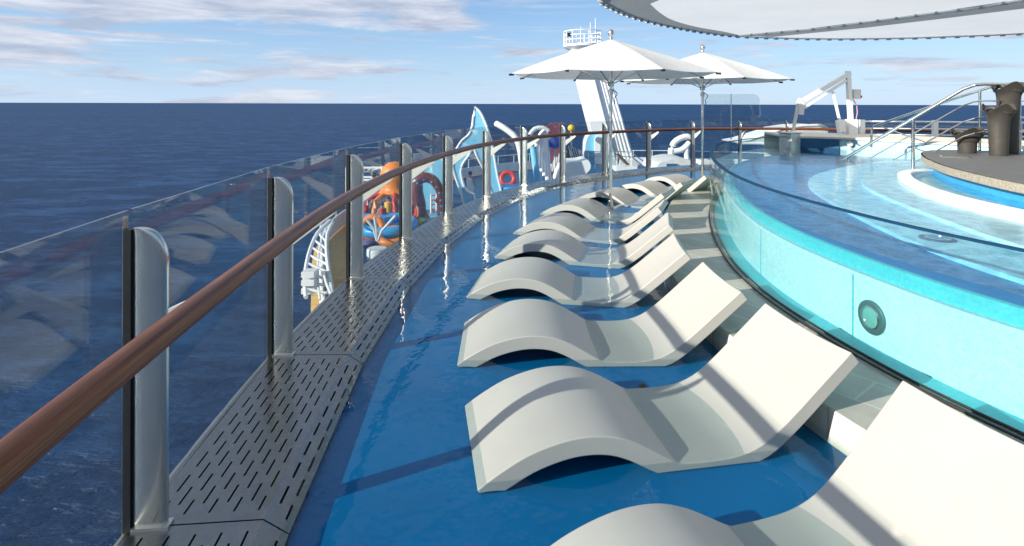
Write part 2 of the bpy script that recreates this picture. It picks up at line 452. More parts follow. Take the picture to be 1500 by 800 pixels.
# ------------------------------------------------------------------ glass railing
gr=thing('glass_railing','curved glass railing with steel posts and a varnished wooden handrail beside the sea','railing',(-1.48,2.27,.1))
gr.location=(0,0,0)
for i in range(NP):
    n,t=inward(i); p=GLv[i]
    mb=MB(); rows=[]; nu=12
    zs=[.105,.4,.8,1.15]+[1.20+.135*math.sin(R(90)*k/9) for k in range(0,10)]
    for z in zs:
        wm=.062 if z<=1.20 else -.038+.10*math.sqrt(max(0,1-((z-1.20)/.135)**2))
        wm=max(wm,-.036); row=[]
        for k in range(2*nu):
            q=2*math.pi*k/(2*nu); cw=(wm-.075)/2; hw=(wm+.075)/2
            w=cw+hw*math.cos(q); h=.0165*math.copysign(abs(math.sin(q))**.5,math.sin(q))
            row.append((p.x+n.x*w+t.x*h,p.y+n.y*w+t.y*h,z))
        rows.append(row+[row[0]])
    mb.loft(rows)
    mb.add(rows[-1][:-1],[tuple(range(2*nu))])
    # foot plate
    c=p+n*.0; mb.box((c.x,c.y,.106),.055,.145,.012,math.atan2(t.y,t.x)-math.pi/2+math.pi/2)
    po=mb.build('post',M['post'],gr,smooth=50)
    bm=bmesh.new(); bm.from_mesh(po.data); bmesh.ops.recalc_face_normals(bm,faces=bm.faces); bm.to_mesh(po.data); bm.free()
    g=MB(); tri=[(.063,.865),(.063,1.0),(.32,1.115),(.38,1.118),(.34,1.075)]
    vs=[]
    for sgn in (-1,1):
        for w,z in tri: vs.append((p.x+n.x*w+t.x*sgn*.009,p.y+n.y*w+t.y*sgn*.009,z))
    k=len(tri); g.add(vs,[tuple(range(k)),tuple(reversed(range(k,2*k)))]+[(j,k+j,k+(j+1)%k,(j+1)%k) for j in range(k)])
    g.build('bracket',M['gusset'],po,bevel=.002)
    cl=MB(); rz=math.atan2(t.y,t.x)
    c=p-n*.092; cl.box((c.x,c.y,.71),.04,.030,1.24,rz)
    cl.build('glass_clamp',M['black'],po)
    pn=MB(); c=p-n*.110; pn.box((c.x,c.y,.73),.030,.006,1.30,rz); pn.build('clamp_strip',M['steel'],po)
for i in range(NP-1):
    a,b=GLv[i],GLv[i+1]; na,ta=inward(i); nb,_=inward(i+1)
    d=(b-a).normalized(); n=Vector((d.y,-d.x))
    A=a+d*.012-n*.095; B=b-d*.012-n*.095; c=(A+B)/2
    mb=MB(); mb.box((c.x,c.y,.75),(B-A).length,.012,1.32,math.atan2(d.y,d.x))
    mb.build('glass_panel',M['glass'],gr)
rail_c=offset(spline(GLv,.1),.37)
mb=MB(); mb.tube([v3(p,1.155) for p in rail_c],.043,14,flat=.9)
hr=mb.build('handrail',M['wood'],gr,smooth=60)
uvl=hr.data.uv_layers.new(name='UVMap')
acc=[0]
for p,q in zip(rail_c,rail_c[1:]): acc.append(acc[-1]+(q-p).length)
from mathutils import kdtree
kd=kdtree.KDTree(len(rail_c))
for i,p in enumerate(rail_c): kd.insert(v3(p,0),i)
kd.balance()
for lp in hr.data.loops:
    co=hr.data.vertices[lp.vertex_index].co; q,i,dd=kd.find((co.x,co.y,0))
    uvl.data[lp.index].uv=(acc[i]*.35, (co.z-1.155)*6+ (co.xy-q.xy).length*5)
mb=MB()
for i in range(1,14):           # collars where the rail sections join
    pass
# bottom channel holding the glass
mb=MB(); mb.tube([v3(p,.07) for p in offset(glass_c,-.095)],.022,8); mb.build('base_channel',M['steel'],gr,smooth=50)
# raised wind screen above the rail
ws=MB()
ws_o=thing('wind_screen','clear two pane wind screen rising above the handrail near the white canopy','screen',(6.2,15.55,.9)); 
base=ws_o.location
for s in (-1,1):
    mb=MB(); w=.80; pts=[(.012*s,.45),(.012*s,1.24)]
    out=[(s*(w-.14),1.24),(s*(w-.06),1.21),(s*w,1.13),(s*(w+.09),.45)]
    poly=pts+out
    vs=[(x,-.005,z-.0) for x,z in poly]+[(x,.005,z) for x,z in poly]; k=len(poly)
    mb.add(vs,[tuple(range(k)),tuple(reversed(range(k,2*k)))]+[(j,(j+1)%k,k+(j+1)%k,k+j) for j in range(k)])
    mb.build('glass_pane',M['glass'],ws_o)
mb=MB(); mb.box((0,0,.6),.02,.03,1.3); mb.build('mullion',M['tube'],ws_o)

# ------------------------------------------------------------------ sun loungers
TOP1=[(0,.022),(.09,.082),(.24,.160),(.40,.207),(.54,.222),(.68,.208),(.80,.165),(.91,.105),(.99,.058),(1.03,.040)]
TOP2=[(1.03,.040),(1.2,.036),(1.35,.047),(1.48,.090),(1.62,.190),(1.82,.368),(2.0,.530)]
def lounger_mesh():
    c=spline([Vector(q) for q in TOP1],.035)+spline([Vector(q) for q in TOP2],.035)[1:]
    T=[]; B=[]
    for i,p in enumerate(c):
        a=c[max(0,i-1)]; b=c[min(len(c)-1,i+1)]; t=(b-a).normalized(); n=Vector((-t.y,t.x))
        th=.094 if p.x<1.0 else .078
        th=min(th, .02+p.x*.8)
        q=p-n*th
        T.append(p); B.append(Vector((max(0,q.x),max(.001,q.y))))
    W=.74; ns=8; mb=MB(); rows=[]
    for i in range(len(c)):
        dish=.018*min(1,max(0,(T[i].x-.95)/.4))
        r=[]
        for j in range(ns+1):
            v=j/ns; r.append((T[i].x,(v)*W,T[i].y-dish*(1-(2*v-1)**2)))
        rb=[(B[i].x,(1-j/ns)*W,B[i].y) for j in range(ns+1)]
        rows.append(r+rb+[r[0]])
    mb.loft(rows)
    k=len(rows[0])-1
    mb.add(rows[0][:k],[tuple(range(k))]); mb.add(rows[-1][:k],[tuple(reversed(range(k)))])
    o=mb.build('sun_lounger',M['lounge'],smooth=14)
    bm=bmesh.new(); bm.from_mesh(o.data); bmesh.ops.recalc_face_normals(bm,faces=bm.faces); bm.to_mesh(o.data); bm.free()
    b=o.modifiers.new('edge','BEVEL'); b.width=.006; b.segments=2; b.limit_method='ANGLE'; b.angle_limit=R(42)
    return o
spots=[(.17,1.36,16.5,'cream wave shaped sun lounger nearest the viewer, cut by the bottom edge'),
 (-.16,2.594,9.6,'cream wave shaped sun lounger with a post shadow bending over its leg hump'),
 (-.381,3.84,1.0,'cream wave shaped lounger second behind the nearest one, broad clean hump'),
 (-.43,5.19,-8.5,'cream wave shaped lounger third behind the nearest one, umbrella reflection beside it'),
 (-.21,6.53,-15,'cream wave lounger fifth from the front with a shadow band over its hump'),
 (.01,7.75,-22,'cream wave lounger sixth from the front, just before the umbrella pole foot'),
 (.46,9.10,-29,'cream wave lounger seventh from the front, its hump left of the front umbrella pole'),
 (1.22,10.45,-36,'cream wave lounger eighth from the front, right behind the front umbrella pole'),
 (2.10,11.55,-43,'second farthest cream wave lounger, beside the front umbrella'),
 (3.0,12.75,-50,'farthest cream wave lounger, near the rear umbrella and the glass railing')]
proto=lounger_mesh()
for i,(x,y,a,lab) in enumerate(spots):
    o=proto if i==0 else proto.copy()
    if i: col.objects.link(o)
    o.location=(x,y,.001); o.rotation_euler=(0,0,R(a))
    tag(o,lab,'sun lounger','cream wave loungers standing in the shallow water')

for x,y,lab in ((.42,3.62,'small dark floor anchor in front of the second lounger hump'),(.86,3.60,'small dark floor anchor in front of the second lounger seat')):
    mb=MB(); mb.lathe([(.024,0),(.024,.008),(.018,.012),(.009,.012),(.008,.006)],n=16); o=mb.build('floor_anchor',M['black'],smooth=40,loc=(x,y,.001)); tag(o,lab,'floor anchor','floor anchors beside the loungers')
# ------------------------------------------------------------------ parasols
def parasol(x,y,label,rz):
    t=thing('parasol',label,'parasol',(x,y,0),rz,'white parasols standing in the shallow water')
    zr,za,r=2.36,2.98,1.78
    mb=MB(); mb.tube([(0,0,.0),(0,0,3.0)],.028,14); mb.build('pole',M['tube'],t,smooth=40)
    mb=MB(); mb.lathe([(.13,0),(.13,.045),(.05,.06),(.042,.16)],(0,0,.001)); mb.build('base',M['steel'],t,smooth=40)
    mb=MB(); mb.lathe([(.03,2.99),(.035,3.01),(.018,3.03),(.05,3.07),(.055,3.10),(.035,3.14),(.008,3.155)],n=14); mb.build('finial',M['steel'],t,smooth=60)
    # canopy: eight gores, slightly sagging between the ribs
    mb=MB(); ns=8; nr=9; nj=6; rows=[]
    def zc(u): return za-(za-zr)*(.86*u+.14*u*u)
    for i in range(nr+1):
        u=i/nr*1.0+.012*(1-i/nr); row=[]
        for k in range(ns*nj+1):
            q=2*math.pi*k/(ns*nj); fr=(k%nj)/nj
            poly=math.cos(math.pi/ns)/math.cos((fr-.5)*2*math.pi/ns)
            rr=r*u*(poly if True else 1); sag=.045*u*math.sin(math.pi*fr)
            inn=.05*u*u*math.sin(math.pi*fr)
            row.append(((rr-inn)*math.cos(q),(rr-inn)*math.sin(q),zc(u)-sag*.4))
        rows.append(row)
    mb.loft(rows,flip=False)
    low=[[(x*.998,y*.998,z-.006) for x,y,z in rw] for rw in rows]
    mb.loft(low,flip=True)
    mb.loft([rows[-1],low[-1]])
    c=mb.build('canopy',M['canvas'],t,smooth=22)
    bm=bmesh.new(); bm.from_mesh(c.data); bmesh.ops.recalc_face_normals(bm,faces=bm.faces); bm.to_mesh(c.data); bm.free()
    mb=MB(); mb.lathe([(.07,2.925),(.30,2.875),(.31,2.868),(.30,2.885),(.10,2.985),(.04,2.995)],n=32); 
    mb=MB(); mb.lathe([(.05,2.16),(.055,2.17),(.055,2.25),(.04,2.26)],n=16); mb.lathe([(.045,2.02),(.045,2.10),(.03,2.11)],n=16); mb.build('hub',M['steel'],t,smooth=40)
    for k in range(8):
        q=2*math.pi*k/8; d=Vector((math.cos(q),math.sin(q),0))
        pth=[d*.06+Vector((0,0,zc(.03)-.03)), d*r*.5+Vector((0,0,zc(.5)-.028)), d*(r*1.01)+Vector((0,0,zr-.022))]
        mb=MB(); mb.tube(pth,.013,6); rb=mb.build('rib',M['gusset'],t,smooth=40)
        mb=MB(); mb.tube([d*(r*.985)+Vector((0,0,zr-.020)),d*(r*1.03)+Vector((0,0,zr-.026))],.018,8); mb.build('rib_cap',M['black'],rb)
        mb=MB(); mb.tube([d*.05+Vector((0,0,2.21)), d*r*.55+Vector((0,0,zc(.55)-.035))],.010,6); mb.build('strut',M['tube'],t,smooth=40)
    mb=MB()
    mb.tube([(0.03+.05*math.sin(q*.3), -.04+.06*math.cos(q*.9), 2.12-.025*q) for q in range(12)],.008,6); mb.build('cord',M['black'],t,smooth=40)
    return t
parasol(1.73,9.62,'larger looking white parasol in front, its pole standing between the loungers',R(14))
parasol(4.16,12.0,'rear white parasol partly hidden by the front one, beside the raised pool',R(5))

# ------------------------------------------------------------------ raised pool
pool=thing('raised_pool','raised curved pool with a clear acrylic wall and turquoise mosaic sides','pool',(0,0,0))
ZW=.90
mb=MB(); o1=acr; o2=offset(acr,.045)
rows=[[v3(p,.205) for p in o1],[v3(p,1.13) for p in o1],[v3(p,1.13) for p in o2],[v3(p,.205) for p in o2]]
mb.loft(rows); aw=mb.build('acrylic_wall',M['acryl'],pool,smooth=30)
mb=MB(); mb.loft([[v3(p,1.128) for p in offset(acr,-.002)],[v3(p,1.137) for p in offset(acr,-.002)],[v3(p,1.137) for p in offset(acr,.047)],[v3(p,1.128) for p in offset(acr,.047)]]); mb.build('top_edge',plain('acrylic_edge',(.006,.05,.11),.6,0,.1,6,.1),aw,smooth=30)
mb=MB()
for c,r in ((offset(acr,-.008),.009),(offset(acr,.053),.008)):
    mb.tube([v3(p,.214) for p in c],r,6)
mb.build('wall_seal',M['black'],pool,smooth=40)
# inner side: floor strip, lower wall, shelf, upper band, stand-in step for the refracted floor, ledge
w0=offset(acr,.05); w1=offset(acr,.20); w2=offset(acr,.27)
LE=[(4.2,1.0),(3.55,1.75),(3.25,2.4),(3.08,3.3),(3.1,4.3),(3.42,5.8),(3.8,7.0),(4.3,7.9),(5.0,8.7),(6.0,9.6),(7.1,10.4)]
led=spline([Vector(p) for p in LE],.12)
mb=MB(); mb.loft([[v3(p,.212) for p in w0],[v3(p,.216) for p in w1]],flip=True); mb.build('basin_floor',M['teal'],pool,smooth=60)
mb=MB(); mb.loft([[v3(p,.21) for p in w1],[v3(p,.655) for p in w1],[v3(p,.67) for p in offset(acr,.215)],[v3(p,.67) for p in w2]]); mb.build('side_wall',M['turq'],pool,smooth=40)
wsm=offset(acr,.197)
for i in range(8,len(wsm)-6,9):
    p=wsm[i]; t=(wsm[i+1]-wsm[i-1]).normalized(); mb=MB(); mb.box((p.x,p.y,.435),.008,.006,.43,math.atan2(t.y,t.x)); mb.build('wall_seam',M['teal'],pool)
mb=MB(); mb.loft([[v3(p,.67) for p in w2],[v3(p,.768) for p in w2],[v3(p,.772) for p in offset(acr,.30)]]); mb.build('upper_band',M['teal'],pool,smooth=40)
st=offset(acr,.29)+[Vector((7.3,11.6)),Vector((9.5,9)),Vector((9.0,1))]
o=poly_sheet('refracted_floor_step',st,.768,M['deep']); o.parent=pool  # added dark step where refraction would show the channel floor
lp=led+[Vector((9.2,9.2)),Vector((9.2,1.0))]
mb=MB(); mb.prism(lp,.768,.80); mb.build('shallow_ledge',M['ledge'],pool)
le2=offset(led,.62); lp2=le2+[Vector((9.0,8.8)),Vector((9.0,1.6))]
mb=MB(); mb.prism(lp2,.80,.835); mb.build('upper_ledge',M['ledge2'],pool)
# far wall with cream coping
CP=[Vector((6.28,12.5)),Vector((6.9,12.35)),Vector((7.5,11.8)),Vector((8.1,11.0)),Vector((8.65,10.2)),Vector((9.2,9.3)),Vector((9.6,8.4))]
cp=spline(CP,.2); cpo=offset(cp,-1.9)
mb=MB(); mb.loft([[v3(p,.6) for p in cp],[v3(p,1.08) for p in cp]]); mb.build('far_wall',M['ledge2'],pool,smooth=40)
mb=MB(); mb.prism(offset(cp,.04)+list(reversed(cpo)),1.08,1.135); mb.build('coping',M['coping'],pool,bevel=.01)
mb=MB(); mb.loft([[v3(p,.2) for p in cpo],[v3(p,1.08) for p in cpo]],flip=True); mb.build('back_wall',M['coping'],pool)
mb=MB(); mb.box((6.22,12.30,.72),.34,.30,.96,R(30)); mb.box((6.22,12.30,1.215),.40,.34,.03,R(30)); mb.build('end_pier',M['steel'],pool,bevel=.02)
mb=MB(); 
for k,(x,y) in enumerate(((6.75,12.33),(7.05,12.18))): mb.box((x,y,.9),.5 if k==0 else .35,.02,.38,R(-18 if k==0 else -36))
mb.build('painted_shade',M['navy'],pool)  # navy colour stands in for shade at the far end of the acrylic
for x,y,z in ((7.35,11.93,1.0),):
    mb=MB(); mb.tube([(x,y,z),(x-.05,y-.06,z)],.06,16); mb.build('wall_light',M['steel'],pool,smooth=40)
# round lamp in the side wall
def wall_point(c,ratio,z):
    best=min(range(len(c)),key=lambda i: abs(c[i].x/c[i].y-ratio) if 2.5<c[i].y<8 else 9)
    a=c[best-1]; b=c[best+1]; t=(b-a).normalized(); return c[best],t
p,t=wall_point(w1,(1293-750)/F,.36)
n=Vector((t.y,-t.x)); rz=math.atan2(t.y,t.x)
zl=H-(465-153.4)*p.y/F
lamp=D.objects.new('round_lamp',None); col.objects.link(lamp); lamp.parent=pool
lamp.matrix_world=Matrix.Translation(v3(p,zl))@Matrix.Rotation(rz,4,'Z')@Matrix.Rotation(R(90),4,'X')
D.objects.remove(lamp)
def disc(prof,c,axis,mat,name,par):
    mb=MB(); mb.lathe(prof,n=32); q=Vector((0,0,1)).rotation_difference(axis)
    mb.v=[tuple(q@Vector(v)+Vector(c)) for v in mb.v]; return mb.build(name,mat,par,smooth=35)
ax=v3(-n,0)
b=disc([(.112,0),(.112,.012),(.10,.018),(.078,.018),(.074,.012)],v3(p,zl),ax,plain('bronze_grey',(.10,.20,.20),.4,.6),'wall_lamp',pool)
disc([(.078,.0),(.078,.022),(.070,.026),(.066,.014)],v3(p,zl),ax,M['tube'],'lamp_ring',b)
disc([(.066,.0),(.066,.016),(.03,.022),(.001,.023)],v3(p,zl),ax,plain('lamp_lens',(.12,.34,.30),.1),'lens',b)
c=(3.33,4.30,.801)  # added disc and rings stand in for the wall lamp's refracted image
b=disc([(.12,0),(.12,.008),(.105,.012),(.09,.012),(.088,.006)],c,Vector((0,0,1)),plain('grey_ring',(.05,.12,.22),.4,.4),'lamp_image',pool)
disc([(.088,.0),(.088,.012),(.08,.014),(.078,.005)],c,Vector((0,0,1)),M['tube'],'lamp_ring',b)
disc([(.078,.0),(.078,.008),(.001,.012)],c,Vector((0,0,1)),M['midb'],'lens',b)
# whirlpool ring
RG=[(5.3,2.6),(4.75,3.4),(4.42,4.3),(4.38,5.3),(4.58,6.2),(5.0,7.1),(5.45,7.7),(5.95,7.95)]
rg=spline([Vector(p) for p in RG],.12)
tub=thing('whirlpool_tub','white rimmed whirlpool tub between the shallow ledge and the grey deck','hot tub',(0,0,0))
ri=offset(rg,.16)
mb=MB(); mb.loft([[v3(p,.70) for p in rg],[v3(p,.915) for p in rg],[v3(p,.930) for p in offset(rg,.02)],[v3(p,.930) for p in offset(rg,.145)],[v3(p,.915) for p in ri],[v3(p,.75) for p in ri]])
mb.build('rim',M['ringw'],tub,smooth=40)
GD=[(5.6,1.8),(5.05,3.2),(4.82,4.4),(4.86,5.3),(5.17,6.4),(5.5,7.15),(5.95,7.95),(6.54,8.75),(7.1,9.05),(7.7,8.9)]
gd=spline([Vector(p) for p in GD],.12)
mb=MB(); mb.loft([[v3(p,.836) for p in ri],[v3(p,.78) for p in offset(rg,.4)],[v3(p,.78) for p in offset(rg,.9)]],flip=True); mb.build('tub_floor',M['midb'],tub,smooth=30)
gdo=thing('raised_grey_deck','raised grey timber deck with a stone mosaic edge carrying the planters','deck',(0,0,0))
poly=gd+[Vector((10.5,8.5)),Vector((10.5,1.5))]
mb=MB(); mb.prism(poly,1.01,1.10,1,1,top=False); mb.build('mosaic_edge',[M['mosaic'],M['mosaic']],gdo)
po=offset(gd,.02)+[Vector((10.5,8.4)),Vector((10.5,1.6))]
mb=MB(); mb.prism(po,1.10,1.112); mb.build('deck_boards',M['gdeck'],gdo)
gw=offset(gd,.10)
mb=MB(); mb.loft([[v3(p,.74) for p in gw],[v3(p,1.009) for p in gw]]); mb.build('blue_wall',M['cyan'] if False else pool_mat('azure_mosaic',(.04,.33,.62),.1),gdo,smooth=40)
mb=MB(); mb.box((6.25,7.75,1.115),.34,.30,.012,R(-35)); mb.build('hatch',M['tube'],gdo)
mb=MB(); mb.box((6.25,7.75,1.122),.29,.25,.006,R(-35)); mb.build('hatch_lid',M['gdeck'],gdo)
# water surface
wp=offset(acr,.046)+cp[1:]+[Vector((9.6,1.0))]
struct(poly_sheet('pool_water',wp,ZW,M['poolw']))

# ------------------------------------------------------------------ stair handrails
sh=thing('stair_handrail','stainless steel stair handrail climbing out of the pool to the grey deck','handrail',(0,0,0))
a=Vector((5.93,9.7,.82)); tdir=Vector((.54,-.85,.75))/1.007
top=Vector((6.87,8.22,2.16)); k1=Vector((9.2,8.9,2.16))
def rail_path(dz,ext=1.0):
    st=Vector((5.93,9.7,.93)); 
    v=(top-st)
    s0=dz/v.z if dz>0 else 0
    b=st+v*s0-Vector((0,0,dz)) if dz>0 else st-v*.05
    return [b, top-Vector((0,0,dz))-v.normalized()*.12, top-Vector((0,0,dz))+Vector((.03,-.02,-.012)), top-Vector((0,0,dz))+Vector((.16,-.02,0)), k1-Vector((0,0,dz))]
mb=MB(); mb.tube(rail_path(0),.027,12); mb.build('top_rail',M['tube'],sh,smooth=40)
for dz in (.25,.50,.72):
    mb=MB(); mb.tube(rail_path(dz),.011,8); mb.build('wire_rail',M['tube'],sh,smooth=40)
v=top-Vector((5.93,9.7,.93))
for s,z0 in ((.57,.80),):
    q=Vector((5.93,9.7,.93))+v*s
    mb=MB(); mb.tube([(q.x,q.y,z0),(q.x,q.y,q.z-.01)],.024,12); mb.build('post',M['tube'],sh,smooth=40)
q=Vector((7.86,8.51,0)); mb=MB(); mb.tube([(q.x,q.y,1.11),(q.x,q.y,2.15)],.024,12); mb.build('post',M['tube'],sh,smooth=40)
sh2=thing('stair_handrail','thinner steel handrail behind the first, curving down to a post on the coping','handrail',(0,0,0))
mb=MB(); mb.tube([(6.95,10.62,1.02),(6.95,10.62,1.38),(6.97,10.58,1.44),(7.02,10.45,1.49),(7.45,9.35,1.93),(7.72,8.75,2.17),(7.85,8.6,2.19),(8.7,8.55,2.19)],.022,10); mb.build('top_rail',M['tube'],sh2,smooth=40)
mb=MB(); mb.tube([(7.62,8.95,1.11),(7.62,8.95,2.07)],.020,10); mb.build('post',M['tube'],sh2,smooth=40)
mb=MB(); mb.tube([(7.0,10.5,1.45),(7.55,9.9,1.14)],.012,8); mb.build('brace',M['tube'],sh2,smooth=40)
# white rail behind the coping
wr=thing('white_railing','low white post railing with blue mesh panels behind the pool coping','railing',(0,0,0))
pts=[Vector((8.6,13.5)),Vector((10.2,13.25)),Vector((11.7,12.7)),Vector((13.2,12.0))]
for p in pts:
    mb=MB(); mb.box((p.x,p.y,.92),.11,.09,1.12); mb.build('post',M['white'],wr,bevel=.01)
for z,r in ((1.44,.02),(1.27,.014),(1.12,.014)):
    mb=MB(); mb.tube([v3(p,z) for p in pts],r,8); mb.build('rail',M['white'],wr,smooth=30)
for a_,b_ in zip(pts,pts[1:]):
    c=(a_+b_)/2; d=b_-a_; mb=MB(); mb.box((c.x,c.y,.72),d.length-.14,.015,.62,math.atan2(d.y,d.x)); mb.build('mesh_panel',plain('blue_mesh',(.12,.20,.34),.6,0,.25,60),wr)

# ------------------------------------------------------------------ planters (urns)
def urn(x,y,h,r,label,flare):
    prof=[(.62*r,0),(.65*r,.02),(.67*r,h*.3),(.72*r,h*.6),(.78*r,h-.16),(.92*r,h-.08),(flare*r,h),(flare*r*.96,h+.008),(.84*r,h-.08),(.68*r,h-.16),(.5*r,h-.24)]
    def wob(q,i,r_,z):
        k=max(0,(z/h-.7)/.3)
        k=max(0,(z-(h-.2))/.2); return r_*(1+.14*k*math.sin(2*q+.6)), z+.06*k*math.sin(3*q+1)
    t=thing('planter',label,'planter',(x,y,1.113))
    mb=MB(); mb.lathe(prof,n=40,wob=wob); mb.build('vase',M['urn'],t,smooth=60)
    mb=MB(); mb.tube([(flare*r*.72*math.cos(q*.2)*1.0, flare*r*.62*math.sin(q*.2), h-.035+.04*math.sin(q*.4+1)) for q in range(0,32)],.022*r/.13,8,closed=True)
    mb.build('wavy_rim',M['urn'],t,smooth=60)
    return t
urn(7.0,8.45,.33,.18,'short taupe planter with a wavy rim on the grey deck',1.25)
urn(7.13,8.05,.69,.172,'middle height taupe planter with a wavy rim in front of the tallest one',1.22)
urn(7.55,8.36,1.02,.185,'tallest taupe planter with a flared wavy rim at the right edge',1.22)

# ------------------------------------------------------------------ pool lift
Yl=13.2
lift=thing('pool_lift','white hoist arm for lifting swimmers, bolted to the cream coping','pool lift',at(1242,199,Yl))
def lp_(px,py,dy=0): return at(px,py,Yl+dy)-lift.location
def beam(name,pts,w,d,mat,par=lift):
    mb=MB(); a,b=pts; dirv=(b-a); ln=dirv.length; 
    q=Vector((0,0,1)).rotation_difference(dirv.normalized())
    mb.box((0,0,ln/2),w,d,ln); 
    # roll keeps depth along Y
    X=Vector((0,1,0)).cross(dirv.normalized()).normalized(); Y=dirv.normalized().cross(X)
    mat4=Matrix((X,Y,dirv.normalized())).transposed()
    mb.v=[tuple(mat4@Vector(v)+a) for v in mb.v]
    return mb.build(name,mat,par,bevel=.008)
beam('base_box',(lp_(1247,201),lp_(1247,175)),.22,.20,M['white'])
beam('mast',(lp_(1246,176),lp_(1242,104)),.095,.10,M['white'])
beam('arm',(lp_(1245,107),lp_(1176,148)),.10,.09,M['white'])
beam('lower_arm',(lp_(1240,118),lp_(1178,158)),.06,.06,M['white'])
beam('actuator',(lp_(1232,186),lp_(1220,134)),.05,.06,M['white'])
beam('foot_bracket',(lp_(1233,194),lp_(1230,176)),.16,.12,M['white'])
beam('head_plate',(lp_(1172,168),lp_(1174,144)),.14,.10,M['offw'])
beam('drop_post',(lp_(1162,192),lp_(1170,146)),.06,.06,M['offw'])
bx=beam('battery_box',(lp_(1254,145),lp_(1254,131)),.17,.12,M['offw'])
beam('red_button',(lp_(1259.5,143.5),lp_(1259.5,140)),.04,.13,M['red'],bx)
mb=MB(); mb.tube([lp_(1250,146),lp_(1255,155),lp_(1256,165),lp_(1254,175)],.012,6); mb.build('cable',plain('pink_cable',(.6,.3,.3)),lift,smooth=40)
mb=MB(); mb.box(tuple(lp_(1247,200)+Vector((0,0,-.02))),.5,.4,.03); mb.build('base_plate',M['steel'],lift)

# ------------------------------------------------------------------ overhead canopy
ZC=4.55
k=(ZC-H)*F
def cpt(px,py):
    yh=150+4*px/1500; Y=k/(yh-py); return Vector(((px-750)/F*Y,Y))
edge=[cpt(*q) for q in ((878,1),(900,13),(935,26),(985,38),(1030,46),(1080,52),(1150,55),(1230,56),(1320,55),(1410,52),(1500,48))]
cen=Vector((15.5,9.5))
# close the disc smoothly out of the picture
e0,e1=edge[0],edge[-1]
edge=edge+[Vector((23.5,17.0)),Vector((27,12)),Vector((27,5)),Vector((22,-1)),Vector((15,-3)),Vector((8,-.5)),Vector((3.8,4.0)),Vector((2.3,8.5))]
ec=spline(edge+[edge[0]],.5)[:-1]
can=thing('overhead_canopy','huge off white fabric canopy with a lamp studded rim overhead','canopy',(0,0,0))
def shrink(c,s): return [cen+(p-cen)*s for p in c]
o=poly_sheet('light_membrane',ec,ZC,M['sail_w']); o.parent=can
def area(name,pixels,z,mat):
    poly=spline([cpt(*q) for q in pixels],.6); mb=MB(); mb.prism(poly,z,z+.018); return mb.build(name,mat,can)
# grey reinforcing bands sewn under the light membrane
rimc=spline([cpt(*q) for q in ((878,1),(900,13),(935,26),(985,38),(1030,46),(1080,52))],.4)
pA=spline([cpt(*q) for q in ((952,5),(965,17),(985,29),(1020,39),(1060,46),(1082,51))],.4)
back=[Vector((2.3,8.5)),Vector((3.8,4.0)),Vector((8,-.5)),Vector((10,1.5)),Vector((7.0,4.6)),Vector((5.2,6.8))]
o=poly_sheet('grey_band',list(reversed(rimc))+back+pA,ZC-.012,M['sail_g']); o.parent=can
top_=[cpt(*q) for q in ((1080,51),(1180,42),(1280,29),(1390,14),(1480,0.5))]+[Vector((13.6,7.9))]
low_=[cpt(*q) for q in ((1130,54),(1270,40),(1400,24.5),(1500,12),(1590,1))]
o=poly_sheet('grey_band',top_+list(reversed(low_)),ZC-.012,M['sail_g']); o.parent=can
mb=MB(); mb.tube([v3(p,ZC-.01) for p in ec],.05,8,closed=True); mb.tube([v3(p,ZC+.14) for p in shrink(ec,1.01)],.045,8,closed=True); mb.build('rim_tube',M['white'],can,smooth=40)
ch=spline([cpt(1080,51),cpt(1180,42),cpt(1280,29),cpt(1390,14),cpt(1480,0.5)]+[Vector((13.6,7.9))],.4)
mb=MB(); mb.tube([v3(p,ZC-.05) for p in ch],.04,8); mb.build('chord_tube',M['white'],can,smooth=40)
def walk(c,step):
    out=[];acc=0
    for a,b in zip(c,c[1:]):
        d=(b-a).length
        while acc<d:
            out.append((a.lerp(b,acc/d),(b-a).normalized())); acc+=step
        acc-=d
    return out
vis=[p for p in ec if p.y>9 and p.x<20]
vis.sort(key=lambda p: math.atan2(p.y-cen.y,p.x-cen.x),reverse=True)
cl=walk(vis,.46)[:60]+walk(ch,.55)[:32]
for p,t in cl:
    mb=MB(); mb.box((p.x,p.y,ZC-.075),.16,.07,.045,math.atan2(t.y,t.x)); mb.box((p.x,p.y,ZC-.04),.06,.13,.05,math.atan2(t.y,t.x))
    mb.build('rim_lamp',M['clip'],can)
mb=MB(); mb.tube([(14.5,5,1.1),(15.5,5.2,ZC)],.22,20); mb.build('support_mast',M['white'],can,smooth=40)

# ------------------------------------------------------------------ lower deck of the ship
ZL=-3.0
LD=[(-1.2,-3),(-1.45,4),(-1.9,8),(-3.75,10.6),(-5.35,14.7),(-6.6,18.6),(-6.9,22.5),(-6.7,27),(-5.0,33),(-1.5,38.5),(4,42.5),(11,44),(19,42),(25,36),(28,26),(28,10),(24,-3)]
ld=spline([Vector(p) for p in LD],.6)
mb=MB(); mb.prism(ld,ZL-.3,ZL,0,1); struct(mb.build('lower_deck',[M['teak'],M['hull']]))
inn=[]
ldm=ld[4:-8]; o15=offset(ldm,1.4); o02=offset(ldm,.28)
for a_,b_ in zip(o15,o02):
    k_=min(1,max(0,(a_.y-20)/4)); inn.append(a_.lerp(b_,k_))

